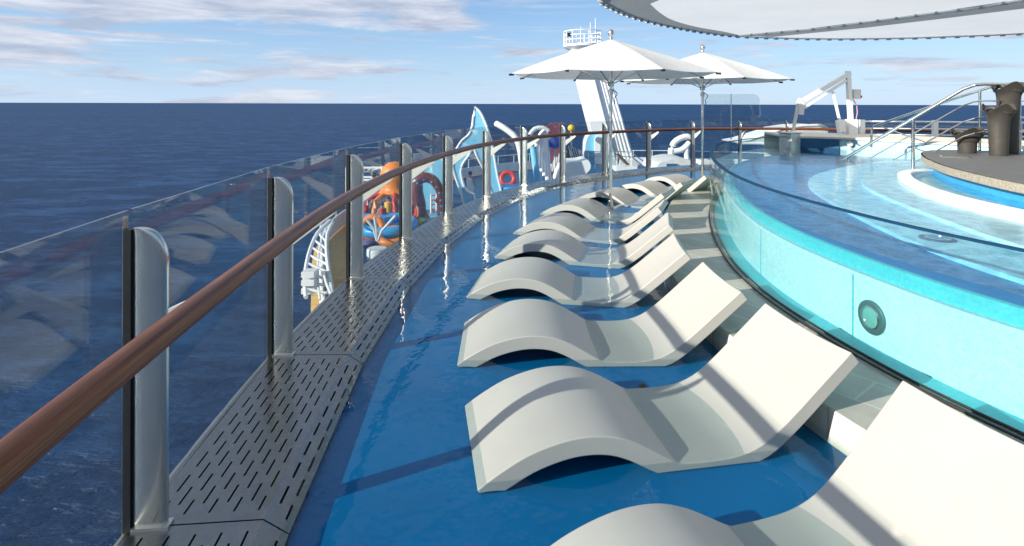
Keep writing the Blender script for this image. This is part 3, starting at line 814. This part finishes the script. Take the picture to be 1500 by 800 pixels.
struct(poly_sheet('play_deck',inn+[Vector((24,5)),Vector((5,3))],ZL+.006,M['navy']))
mb=MB(); mb.prism(offset(ld,.8),-44,ZL-.31,0,top=False,bot=False); mb.prism(offset(glass_c,.6)+[Vector((13.5,5)),Vector((10,-2))],ZL+.0,-.51,0,top=False,bot=False)
hu=mb.build('ship_hull',M['hull']); tag(hu,'white painted hull and deckhouse walls of the ship below the pool deck','ship')
lr=thing('lower_railing','white railing with glass infill along the edge of the lower deck','railing',(0,0,0))
rc=offset(ld[8:-10],.25)
mb=MB(); mb.tube([v3(p,ZL+1.15) for p in rc],.03,8); mb.build('top_rail',M['white'],lr,smooth=40)
mb=MB(); mb.tube([v3(p,ZL+.08) for p in rc],.06,6); mb.build('kerb',M['white'],lr,smooth=40)
for i,(p,t) in enumerate(walk(rc,1.5)[:40]):
    mb=MB(); mb.box((p.x,p.y,ZL+.6),.05,.04,1.15,math.atan2(t.y,t.x)); mb.build('post',M['white'],lr)
mb=MB(); mb.loft([[v3(p,ZL+.1) for p in rc],[v3(p,ZL+.62) for p in rc],[v3(p,ZL+.62) for p in offset(rc,.05)],[v3(p,ZL+.1) for p in offset(rc,.05)]]); mb.build('bulwark',M['white'],lr,smooth=40)
mb=MB(); mb.loft([[v3(p,ZL+.66) for p in rc],[v3(p,ZL+1.1) for p in rc],[v3(p,ZL+1.1) for p in offset(rc,.01)],[v3(p,ZL+.66) for p in offset(rc,.01)]]); mb.build('glass_infill',M['glass'],lr,smooth=40)

# outboard ladder frame
fr=thing('ladder_frame','white curved ladder frame hanging outboard of the lower deck edge','frame',(0,0,0))
Yf=12.2
out=spline([at(449,436,Yf-.8),at(447,410,Yf-.3),at(450,385,Yf),at(456,362,Yf+.5),at(466,341,Yf+.9),at(484,323,Yf+1.4)],.2)
inr=spline([at(490,442,Yf-.8),at(485,412,Yf-.3),at(481,388,Yf),at(479,365,Yf+.5),at(480,344,Yf+.9),at(488,325,Yf+1.4)],.2)
for c in (out,inr): 
    mb=MB(); mb.tube(c,.045,8); mb.build('side_beam',M['white'],fr,smooth=40)
mid=[o_.lerp(i_,.5) for o_,i_ in zip(out,inr)]
mb=MB(); mb.tube(mid,.025,6); mb.build('middle_bar',M['white'],fr,smooth=40)
for j in range(1,10):
    i=int(j/10*(min(len(out),len(inr))-1))
    mb=MB(); mb.tube([out[i],inr[i]],.03,6); mb.build('rung',M['white'],fr,smooth=40)
for py in (400,412,424):
    mb=MB(); mb.box(tuple(at(455,py,Yf-.4)),.28,.3,.12); mb.build('step_box',M['white'],fr,bevel=.01)

# ------------------------------------------------------------------ water park
def extr(name,pix,Y,depth,mats,par,rim=0):
    mb=MB(); pts=[at(x,y,Y) for x,y in pix]
    if par: pts=[p-par.location for p in pts]
    k=len(pts); vs=[(p.x,p.y-depth/2,p.z) for p in pts]+[(p.x,p.y+depth/2,p.z) for p in pts]
    mb.add(vs,[tuple(range(k)),tuple(reversed(range(k,2*k)))]); mb.add(vs,[(j,k+j,k+(j+1)%k,(j+1)%k) for j in range(k)],1)
    o=mb.build(name,mats,par)
    bm=bmesh.new(); bm.from_mesh(o.data); bmesh.ops.recalc_face_normals(bm,faces=bm.faces); bm.to_mesh(o.data); bm.free()
    if rim:
        mb=MB(); mb.tube([v3(v_[:2],v_[2]) for v_ in vs[:k]],rim,8,closed=True); mb.build('rim',M['white'],par or o,smooth=40)
    return o
wt=thing('whale_tail','light blue whale tail slide tower with a white rim standing tall above the handrail','play structure',at(700,300,24))
tail=spline([Vector(p) for p in ((696.5,156),(705,166),(713,184),(720,206),(724,226),(729,255),(734.5,283),(722,283),(710,250),(700,230),(694,217.5),(686,229),(678.6,240),(676,252),(683,277),(695,285),(695,298),(683,302),(676,280),(668,258),(664,240),(668,222),(673,212),(678,205),(688,196),(692.5,184),(694,170))],4)
extr('tail_fin',[(p.x,p.y) for p in tail],24,.45,[M['sky_b'],M['white']],wt,.05)
wb=thing('whale_wall','rounded light blue whale shaped wall left of the whale tail','play structure',at(630,312,25.5))
body=spline([Vector(p) for p in ((604,322),(606,280),(614,256),(626,240),(640,228),(650,231),(655,250),(655,275),(650,300),(642,322))],4)
extr('body_wall',[(p.x,p.y) for p in body],25.5,.8,[M['sky_b'],M['white']],wb,.07)
# octopus
oc=thing('orange_octopus','big orange octopus head on curling arms above the splash pads','play structure',at(580,330,22))
mb=MB(); c=at(579,262,22)-oc.location
prof=[(.02,.82),(.35,.76),(.60,.55),(.72,.25),(.70,-.05),(.60,-.35),(.66,-.5),(.80,-.62),(.4,-.62)]
prof=[(r_*.82,z_*.85) for r_,z_ in prof]; mb.lathe(list(reversed(prof)),tuple(c),24); mb.build('head',M['orange'],oc,smooth=60)
for j in range(8):
    q=j*math.pi/4+.2; d=Vector((math.cos(q),math.sin(q),0))
    pth=spline([c+Vector((0,0,-.55))+d*.5,c+d*1.0+Vector((0,0,-.75)),c+d*1.15+Vector((0,0,-1.3)),Vector((c.x,c.y,ZL-oc.location.z))+d*1.45],.2)
    kk=len(pth); mb=MB(); mb.tube(pth,[.12-.07*i/kk for i in range(kk)],8); mb.build('arm',M['orange'] if j%2 else M['red'],oc,smooth=60)
# maroon arch
ma=thing('tentacle_arch','dark maroon tentacle arch with suckers in front of the whale body','play structure',at(618,318,21.5))
pth=[at(x,y,21.5)-ma.location for x,y in ((613,320),(614,300),(611,280),(613,265),(622,260),(634,263),(643,275),(647,290),(648,318))]
pth=spline(pth,.12); kk=len(pth); mb=MB(); mb.tube(pth,[.30-.20*i/kk for i in range(kk)],10); mb.build('tentacle',M['maroon'],ma,smooth=60)
for i in range(kk//3,kk-2,2):
    mb=MB(); p=pth[i]; mb.lathe([(.02,-.05),(.06,0),(.02,.05)],(p.x,p.y-.15,p.z-.08),8); mb.build('sucker',M['cyan'],ma,smooth=60)
# spray drum with arms
dr=thing('spray_drum','white spray drum with three splayed nozzle arms on a blue disc','fountain',at(553,384,17.2))
mb=MB(); mb.lathe([(.75,-.25),(.75,-.05),(.70,0)],n=28); mb.build('plinth',M['white'],dr,smooth=40)
mb=MB(); mb.lathe([(.55,.0),(.55,.06),(.50,.08)],n=28); mb.build('blue_disc',M['royal'],dr,smooth=40)
mb=MB(); mb.lathe([(.32,.08),(.32,.40),(.29,.44)],n=28); mb.build('drum',M['white'],dr,smooth=40)
for pp in (((553,353),(548,335),(538,322)),((553,353),(552,335),(549,318)),((554,353),(560,338),(580,316))):
    mb=MB(); mb.tube([at(x,y,17.2)-dr.location for x,y in pp],.045,8); mb.build('nozzle',M['offw'],dr,smooth=40)
def torus(name,label,px,py,Y,Rr,r,mat,tilt=0,cat='splash ring',z=None):
    p=at(px,py,Y); 
    mb=MB(); mb.tube([(Rr*math.cos(q*math.pi/12),Rr*math.sin(q*math.pi/12),0) for q in range(24)],r,10,closed=True)
    o=mb.build(name,mat,smooth=60,loc=p); o.rotation_euler=(R(tilt),0,0); tag(o,label,cat); return o
torus('splash_ring','orange splash ring nearest the white spray drum',576,346,18.6,.42,.14,M['orange'],20)
torus('splash_ring','upright orange ring beside the blue pads, left part of the water park',546,333,19.2,.34,.12,M['orange'],75)
torus('splash_ring','wide blue splash ring behind the spray drum',568,330,19.6,.9,.2,M['cyan'],5)
torus('splash_ring','red spiral ring in the dark bay right of the whale tail',744,262,28,.33,.12,M['red'],70)
def pad(label,px,py,Y,r,mat,h=.25):
    p=at(px,py,Y); t=thing('splash_pad',label,'splash pad',(p.x,p.y,ZL+.01))
    mb=MB(); mb.lathe([(.10,0),(.10,p.z-ZL-h)],n=10); mb.build('stem',M['offw'],t,smooth=40)
    zt=p.z-ZL; mb=MB(); mb.lathe([(r*.9,zt-h),(r,zt-h*.6),(r,zt-h*.2),(r*.93,zt)],n=24,wob=lambda q,i,rr,z:(rr*(1+.18*math.sin(3*q)+.1*math.sin(5*q+1)),z)); mb.build('pad',mat,t,smooth=40)
pad('wavy bright blue pad above the orange rings',552,317,20,.65,M['cyan'])
pad('wavy bright blue pad beneath the octopus head',588,322,20.5,.8,M['cyan'])
pad('pale blue pad right of the maroon tentacle arch',632,318,22.5,.9,M['sky_b'])
pad('blue pad with white spots at the whale tail foot',650,322,22,.7,M['cyan'])
pad('blue pad in the bay right of the whale tail',752,272,27,.8,M['cyan'])
pad('small blue pad below the ribbed half dome',782,277,26,.5,M['royal'])
pad('plum pad at the left end of the water park',536,352,19,.5,M['lilac'],.12)
# small posts of colour
def ball(label,px,py,Y,r,mat,base=None):
    p=at(px,py,Y); t=thing('ball_post',label,'play feature',(p.x,p.y,ZL+.01)); z=p.z-ZL
    mb=MB(); mb.lathe([(r*math.sin(math.pi*i/10)+.001,z-r*math.cos(math.pi*i/10)) for i in range(11)],n=16); mb.build('ball',mat,t,smooth=60)
    mb=MB(); mb.tube([(0,0,0),(0,0,z-r*.9)],.05,8); mb.build('stem',M['offw'],t,smooth=40)
ball('blue ball on a thin stem before the plum wall',813,209,31,.36,M['royal'])
ball('yellow ball on a stem above the handrail',837,188,31,.2,M['yellow'])
ball('lime ball by the maroon tentacle foot',617,327,20.5,.18,M['lime'])
ball('magenta ball beside the lime one',624,331,20.3,.17,M['mauve'])
ball('orange ball on the blue pad near the whale body',643,294,22,.14,M['orange'])
# tiny visitors beneath the octopus
def person(label,px,py,Y,h,shirt,skin=M['skin'],ang=0,swing=.12):
    p=at(px,py,Y); t=thing('person',label,'person',(p.x,p.y,ZL+.01),ang)
    me=D.meshes.new('body'); s=h/1.75
    V=[(0,0,.95),(0,0,1.15),(0,0,1.40),(0,0,1.50),(0,.0,1.60),(0,.01,1.70),(-.10,0,.88),(-.11,swing,.48),(-.12,-swing*.3,.05),(-.12,.12-swing*.3,.03),(.10,0,.88),(.11,-swing*.6,.48),(.12,-swing*1.4,.05),(.12,.12-swing*1.4,.03),(-.19,0,1.40),(-.27,.02,1.12),(-.28,.14,.88),(.19,0,1.40),(.28,.05,1.14),(.26,.2,.95)]
    E_=[(0,1),(1,2),(2,3),(3,4),(4,5),(0,6),(6,7),(7,8),(8,9),(0,10),(10,11),(11,12),(12,13),(2,14),(14,15),(15,16),(2,17),(17,18),(18,19)]
    rad=[.15,.14,.15,.06,.095,.085,.09,.06,.042,.035,.09,.06,.042,.035,.06,.045,.03,.06,.045,.03]
    me.from_pydata([tuple(Vector(v)*s) for v in V],E_,[]); me.materials.append(skin)
    o=D.objects.new('body',me); col.objects.link(o); o.parent=t
    md=o.modifiers.new('skin','SKIN'); 
    for q,r_ in zip(me.skin_vertices[0].data if me.skin_vertices else [],rad): q.radius=(r_*s,r_*s)
    if not me.skin_vertices:
        bm=bmesh.new(); bm.from_mesh(me); lay=bm.verts.layers.skin.verify()
        for v_,r_ in zip(bm.verts,rad): v_[lay].radius=(r_*s,r_*s)
        bm.to_mesh(me); bm.free()
    sd=o.modifiers.new('sub','SUBSURF'); sd.levels=1; sd.render_levels=2
    mb=MB(); mb.lathe([(.20*s,.72*s),(.19*s,.95*s),(.175*s,1.1*s),(.20*s,1.3*s),(.19*s,1.42*s),(.08*s,1.47*s)],n=14); mb.build('clothing',shirt,t,smooth=60)
    mb=MB(); mb.lathe([(.10*s,1.62*s),(.112*s,1.69*s),(.09*s,1.77*s),(.03*s,1.81*s)],n=12); mb.build('hair',M['black'],t,smooth=60)
person('child in a yellow top standing under the octopus',569,318,21.2,1.25,M['yellow'])
person('child in a lilac top right of the yellow one under the octopus',586,316,21.6,1.3,M['lilac'],ang=1)
person('figure in pale clothes in the dark bay beneath the whale tail',689,268,26,1.6,M['white'],ang=-.6)
person('child in a red top at the foot of the maroon arch',612,332,20.6,1.1,M['red'],ang=2)
fs=thing('sun_shelter','white open frame shelter beyond the octopus on the lower deck','shelter',at(530,300,27))
P4=[at(x,300,Y)-fs.location for x,Y in ((508,26),(522,29),(545,29),(560,26))]
for p in P4:
    mb=MB(); mb.tube([p+Vector((0,0,ZL-fs.location.z-p.z)),p+Vector((0,0,1.75))],.06,8); mb.build('post',M['white'],fs,smooth=40)
for z in (1.75,1.3,.55):
    mb=MB(); mb.tube([p+Vector((0,0,z)) for p in P4],.05,8,closed=True); mb.build('frame_rail',M['white'],fs,smooth=40)
for q in range(5):
    a_=P4[0].lerp(P4[3],q/4); b_=P4[1].lerp(P4[2],q/4); mb=MB(); mb.tube([a_+Vector((0,0,1.8)),b_+Vector((0,0,1.8))],.04,6); mb.build('slat',M['offw'],fs)
bk=thing('tipping_bucket','yellow tipping bucket hung on a white gantry beside the octopus arms','play feature',at(603,300,23))
mb=MB(); mb.lathe([(.16,0),(.26,.42),(.24,.42),(.14,.05)],tuple(at(601,292,23)-bk.location),16); mb.build('bucket',M['yellow'],bk,smooth=40)
for dx in (-.35,.35):
    mb=MB(); mb.tube([(dx,0,ZL-bk.location.z),(dx,0,.95)],.05,8); mb.build('leg',M['white'],bk,smooth=40)
mb=MB(); mb.tube([(-.4,0,.95),(.4,0,.95)],.05,8); mb.build('crossbar',M['white'],bk)
cl_=thing('climbing_net','white posts with a red rope net behind the blue pads','play feature',at(640,310,24))
for x in (632,640,650):
    p=at(x,310,24)-cl_.location; mb=MB(); mb.tube([(p.x,0,ZL-cl_.location.z),(p.x,0,.75)],.05,8); mb.build('post',M['white'],cl_)
for z in (.1,.3,.5,.7):
    a_=at(632,310,24)-cl_.location; b_=at(650,310,24)-cl_.location; mb=MB(); mb.tube([(a_.x,0,z),(b_.x,0,z)],.03,6); mb.build('rope',M['red'],cl_)
ball('red ball on a short stem left of the orange ring',541,345,19.4,.17,M['red'])
ball('green ball at the edge of the blue pads under the octopus',563,338,19.8,.15,M['lime'])
person('child in a red top beside the wavy blue pad',560,322,20.4,1.15,M['red'],ang=.7)
person('grown visitor in a pale top by the white frame shelter',548,300,24.5,1.7,M['offw'],ang=-1.2)
# slide tubes, ribbed dome and wedge right of the whale tail
sl=thing('water_slide_tube','pale tube slide curving down between two railing posts right of the whale tail','slide',at(760,290,27))
pth=spline([at(x,y,Y)-sl.location for x,y,Y in ((727,181,29),(745,192,28.4),(757,204,28),(763,225,27.5),(765,250,27.2),(768,285,27))],.3)
mb=MB(); mb.tube(pth,.16,12); mb.build('tube',M['offw'],sl,smooth=60)
sl=thing('water_slide_tube','thin bluish tube slide dropping just before the ribbed half dome','slide',at(790,280,26))
pth=spline([at(x,y,26)-sl.location for x,y in ((781,215),(784,238),(787,255),(795,285))],.3)
mb=MB(); mb.tube(pth,.16,12); mb.build('tube',M['sky_b'],sl,smooth=60)
rd=thing('ribbed_dome','white half dome shelter of curved ribs left of the plum wall','shelter',at(790,270,30))
for j in range(6):
    pth=spline([at(800+j*1.2-2,190+j*2,30+j*.3)-rd.location,at(792+j*2.2,196+j*4,30+j*.2)-rd.location,at(786+j*3.5,212+j*6,30)-rd.location,at(784+j*4.5,240+j*6,29.5)-rd.location],.3)
    mb=MB(); mb.tube(pth,.11,6); mb.build('rib',M['white'],rd,smooth=50)
pth=spline([at(x,y,30)-rd.location for x,y in ((776,198),(783,189),(795,187),(804,192))],.2); mb=MB(); mb.tube(pth,[.12]*len(pth),8); mb.build('hood',M['offw'],rd,smooth=50)
pw=thing('plum_wall','plum coloured climbing wall behind the blue ball','wall',at(812,270,33))
extr('panel',[(793,188),(808,180),(826,180),(828,275),(800,275)],33,.4,[M['mauve'],M['mauve']],pw)
for j in range(6):
    extr('hold',[(804+j*4,256-j*5),(806+j*4,256-j*5),(809+j*4,240-j*5),(807+j*4,240-j*5)],32.6,.15,[M['white'],M['white']],pw)
wd=thing('white_wedge','white curved wedge ramp before the rows of loungers at the plum wall','ramp',at(835,270,27))
wdp=spline([Vector(p) for p in ((812,262),(818,246),(828,236),(845,234),(858,232),(861,243),(852,253),(838,260),(832,276),(815,276))],3)
extr('ramp',[(p.x,p.y) for p in wdp],27,2.0,[M['white'],M['white']],wd)
sr=thing('striped_rack','dark rack of slanted white bars right of the plum wall','rack',at(840,232,32))
extr('backing',[(831,213),(846,218),(853,232),(831,232)],32.2,.2,[M['black'],M['black']],sr)
for j in range(6):
    extr('bar',[(832+j*3.3,214+j),(833.6+j*3.3,214+j),(838+j*3.3,231),(836.4+j*3.3,231)],32,.1,[M['white'],M['white']],sr)
bc=thing('blue_cabin','light blue cabin with a rounded white doorway below the tower','cabin',at(866,235,33))
cabp=spline([Vector(p) for p in ((855,240),(855,215),(857,203),(862,196),(872,195),(878,197),(878,240))],3)
extr('shell',[(p.x,p.y) for p in cabp],33,1.6,[M['sky_b'],M['white']],bc)
extr('doorway',[(871,240),(871,205),(874,198),(881,196),(886,196),(886,240)],32.1,.25,[M['white'],M['white']],bc)
# ------------------------------------------------------------------ leaning tower
tw=thing('leaning_tower','tall white leaning lookout tower with a railed platform behind the parasol','tower',at(900,232,38))
def tl(px,py,Y=38): return at(px,py,Y)-tw.location
def quad_beam(name,a,b,wa,wb,d,mat):       # left-bottom/right-bottom to left-top/right-top
    mb=MB(); P=[tl(*a),tl(*b),tl(*wb),tl(*wa)]
    vs=[(p.x,p.y-d/2,p.z) for p in P]+[(p.x,p.y+d/2,p.z) for p in P]
    mb.add(vs,[(0,1,2,3),(7,6,5,4),(0,4,5,1),(1,5,6,2),(2,6,7,3),(3,7,4,0)]); return mb.build(name,mat,tw,bevel=.03)
quad_beam('shaft',(874,232),(899,232),(834,75),(858,75),1.6,M['white'])
for j in range(5):
    a=901+j*5.5; b=864+j*4.2
    quad_beam('rib',(a,232),(a+2.4,232),(b,85),(b+2,85),1.2,M['white'])
quad_beam('back_panel',(900,232),(927,232),(860,85),(884,85),1.05,M['white'])
quad_beam('base_block',(905,243),(932,243),(905,232),(930,232),1.4,M['offw'])
mb=MB(); c=tl(853,69); mb.lathe([(.7,-.35),(1.25,-.05),(1.32,.0),(1.32,.14),(.4,.14)],tuple(c),24); mb.build('platform',M['white'],tw,smooth=40)
for z in (.45,.75,1.05):
    mb=MB(); mb.tube([(c.x+1.28*math.cos(q*math.pi/12),c.y+1.28*math.sin(q*math.pi/12),c.z+z) for q in range(24)],.03,6,closed=True); mb.build('guard_rail',M['white'],tw,smooth=40)
for j in range(14):
    q=j*math.pi/7; mb=MB(); x,y=c.x+1.28*math.cos(q),c.y+1.28*math.sin(q); mb.tube([(x,y,c.z+.1),(x,y,c.z+1.06)],.028,6); mb.build('guard_post',M['white'],tw,smooth=40)
for dx,hh in ((.55,1.7),(.9,2.0),(-.1,1.4)):
    mb=MB(); mb.tube([(c.x+dx,c.y,c.z+.1),(c.x+dx,c.y,c.z+hh)],.03,6); mb.build('antenna',M['offw'],tw)
mb=MB(); mb.box((c.x-1.0,c.y-.8,c.z+.75),.25,.2,.25); mb.build('floodlight',M['black'],tw)
# stair and platform by the tower foot
sp=thing('tower_steps','white landing with slim rails at the foot of the leaning tower','steps',at(900,246,32))
def pl(px,py,Y=32): return at(px,py,Y)-sp.location
for y0 in (222,229):
    mb=MB(); mb.tube([pl(858,y0),pl(895,y0),pl(925,y0+1),pl(945,y0+16)],.035,6); mb.build('rail',M['steel'],sp,smooth=40)
for x0 in (862,872,882,892,904,916,925):
    mb=MB(); mb.tube([pl(x0,247),pl(x0,222)],.03,6); mb.build('post',M['white'],sp,smooth=40)
mb=MB(); a=pl(904,225); b=pl(924,246); mb.tube([a,b],.10,6); mb.build('stringer',plain('dark_brown',(.10,.07,.05)),sp)
extr('landing',[(900,243),(930,243),(932,250),(900,250)],31.5,1.2,[M['white'],M['white']],sp)
# white swirl and covers on the right
sw=thing('white_swirl','white loop shaped sculpture arch behind the tenth and eleventh posts','sculpture',at(990,232,25))
pth=spline([at(x,y,25)-sw.location for x,y in ((984,233),(983,222),(987,210),(996,203),(1007,200),(1012,204),(1007,213),(998,220),(987,222))],.12)
mb=MB(); mb.tube(pth,.14,10); mb.build('loop',M['white'],sw,smooth=60)
pth=[at(x,y,25)-sw.location for x,y in ((1006,214),(1006,225),(1007,236))]; mb=MB(); mb.tube(pth,.12,10); mb.build('leg',M['white'],sw,smooth=60)
mo=thing('white_mound','low white mound cover in front of the loop sculpture','cover',at(980,240,23))
mp=spline([Vector(p) for p in ((950,246),(955,236),(970,231),(985,229),(1000,231),(1006,238),(1008,246))],3)
extr('shell',[(p.x,p.y) for p in mp],23,2.2,[M['offw'],M['offw']],mo)
extr('window_band',[(977,240),(992,240),(992,244),(977,244)],21.85,.06,[M['navy'],M['navy']],mo)
wcv=thing('white_awning','long white sloping awning just outside the railing near the pool lift','awning',at(1130,215,22))
awp=[(1068,206),(1085,203),(1120,192),(1133,187),(1160,183),(1185,182),(1195,186),(1195,216),(1150,216),(1100,208),(1070,208)]
extr('roof',awp,22,1.6,[M['offw'],M['white']],wcv,.05)
box=thing('deck_locker','white boxy locker beside the rear parasol pole outside the glass','locker',at(1032,245,22))
extr('cabinet',[(1024,234),(1039,234),(1043,246),(1024,246)],22,.7,[M['offw'],M['white']],box)
# ------------------------------------------------------------------ sky, sun
SUN_EL=R(21); to_sun=Vector((-.89*math.cos(SUN_EL),-.455*math.cos(SUN_EL),math.sin(SUN_EL))).normalized()
w=D.worlds.new('World'); scene.world=w; w.use_nodes=True; t=w.node_tree; t.nodes.clear()
sky=N(t,'TexSky'); sky.sky_type='NISHITA'; sky.sun_disc=False; sky.sun_elevation=SUN_EL
sky.sun_rotation=math.atan2(to_sun.x,to_sun.y); sky.air_density=1.0; sky.dust_density=.1; sky.ozone_density=3.0
bg=N(t,'Background'); bg.inputs[1].default_value=.072
tc=N(t,'TexCoord'); v=tc.outputs['Generated']
sep=N(t,'SeparateXYZ'); L(t,v,sep.inputs[0])
def mth(op,a,b=None,clamp=False):
    n=N(t,'Math',operation=op); n.use_clamp=clamp
    for i,x in enumerate((a,b)):
        if x is None: continue
        if hasattr(x,'is_linked'): L(t,x,n.inputs[i])
        else: n.inputs[i].default_value=x
    return n.outputs[0]
def cloud(scale,zs,loc,rough,det=10):
    mp=N(t,'Mapping'); mp.inputs['Scale'].default_value=(1,1,zs); mp.inputs['Location'].default_value=loc; L(t,v,mp.inputs[0])
    n=N(t,'TexNoise'); n.inputs['Scale'].default_value=scale; n.inputs['Detail'].default_value=det; n.inputs['Roughness'].default_value=rough
    n.inputs['Distortion'].default_value=.25
    L(t,mp.outputs[0],n.inputs['Vector']); return n.outputs[0]
left=mth('MULTIPLY',mth('ADD',mth('MULTIPLY',sep.outputs[0],-1.5),.20),1,True)
up=mth('MULTIPLY',mth('SUBTRACT',sep.outputs[2],.112),16,True)
# thick bank high on the left, small elongated clouds in rows below it, thin streaks near the sea
A=mth('ADD',cloud(3.0,5,(0,0,.2),.6),mth('MULTIPLY',mth('MULTIPLY',left,up),.55))
mA=ramp(t,A,[(.60,(0,0,0)),(.70,(1,1,1))])
low=mth('MULTIPLY',mth('SUBTRACT',.125,mth('ABSOLUTE',mth('SUBTRACT',sep.outputs[2],.075))),1.3,True)
B=mth('ADD',cloud(4.6,10,(.37,.1,.9),.55),mth('ADD',low,mth('MULTIPLY',left,.10)))
mB=ramp(t,B,[(.70,(0,0,0)),(.79,(1,1,1))])
Cn=mth('ADD',cloud(5.5,26,(.1,.6,.3),.6),mth('MULTIPLY',left,.06))
mC=ramp(t,Cn,[(.52,(0,0,0)),(.75,(.55,.55,.55))])
mask=mth('MAXIMUM',mth('MAXIMUM',mA.outputs[0],mB.outputs[0]),mC.outputs[0])
cc=ramp(t,cloud(7,7,(0,0,.55),.62),[(.38,(3.3,3.7,4.7)),(.64,(5.7,5.9,6.5))])
fac=mth('MULTIPLY',mask,.86)
el=mth('ABSOLUTE',sep.outputs[2])
hz=mth('POWER',2.718,mth('MULTIPLY',el,-7.0))
hcol=ramp(t,mth('MULTIPLY',el,4.5,True),[(0,(4.0,5.4,7.2)),(.18,(3.4,5.0,7.2)),(.85,(1.9,3.7,6.9))])
base=mixc(t,mth('ADD',mth('MULTIPLY',hz,.65),.25),sky.outputs[0],hcol.outputs[0])
skc=mixc(t,fac,base,cc.outputs[0])
L(t,skc,bg.inputs[0])
ow=N(t,'OutputWorld'); L(t,bg.outputs[0],ow.inputs[0])
ld_=D.lights.new('sun','SUN'); ld_.energy=3.8; ld_.angle=R(.5); ld_.color=(1,.945,.85)
so=D.objects.new('sun',ld_); col.objects.link(so); so.rotation_euler=to_sun.to_track_quat('Z','Y').to_euler(); so.location=(-10,-8,12)

# ------------------------------------------------------------------ camera
cam=D.cameras.new('camera'); cam.sensor_width=36; cam.lens=F/1500*36; cam.shift_y=-(400-152)/1500; cam.clip_start=.05; cam.clip_end=2e5
co=D.objects.new('camera',cam); col.objects.link(co)
co.matrix_world=Matrix.Translation((0,0,H))@Matrix.Rotation(R(90),4,'X')@Matrix.Rotation(R(.15),4,'Z')
scene.camera=co
vs=scene.view_settings; vs.view_transform='Standard'; vs.look='None'; vs.gamma=1; vs.use_curve_mapping=False; vs.exposure=.98
scene.cycles.transparent_max_bounces=32; scene.cycles.max_bounces=10
scene.cycles.use_denoising=True
scene.cycles.caustics_reflective=False; scene.cycles.caustics_refractive=False
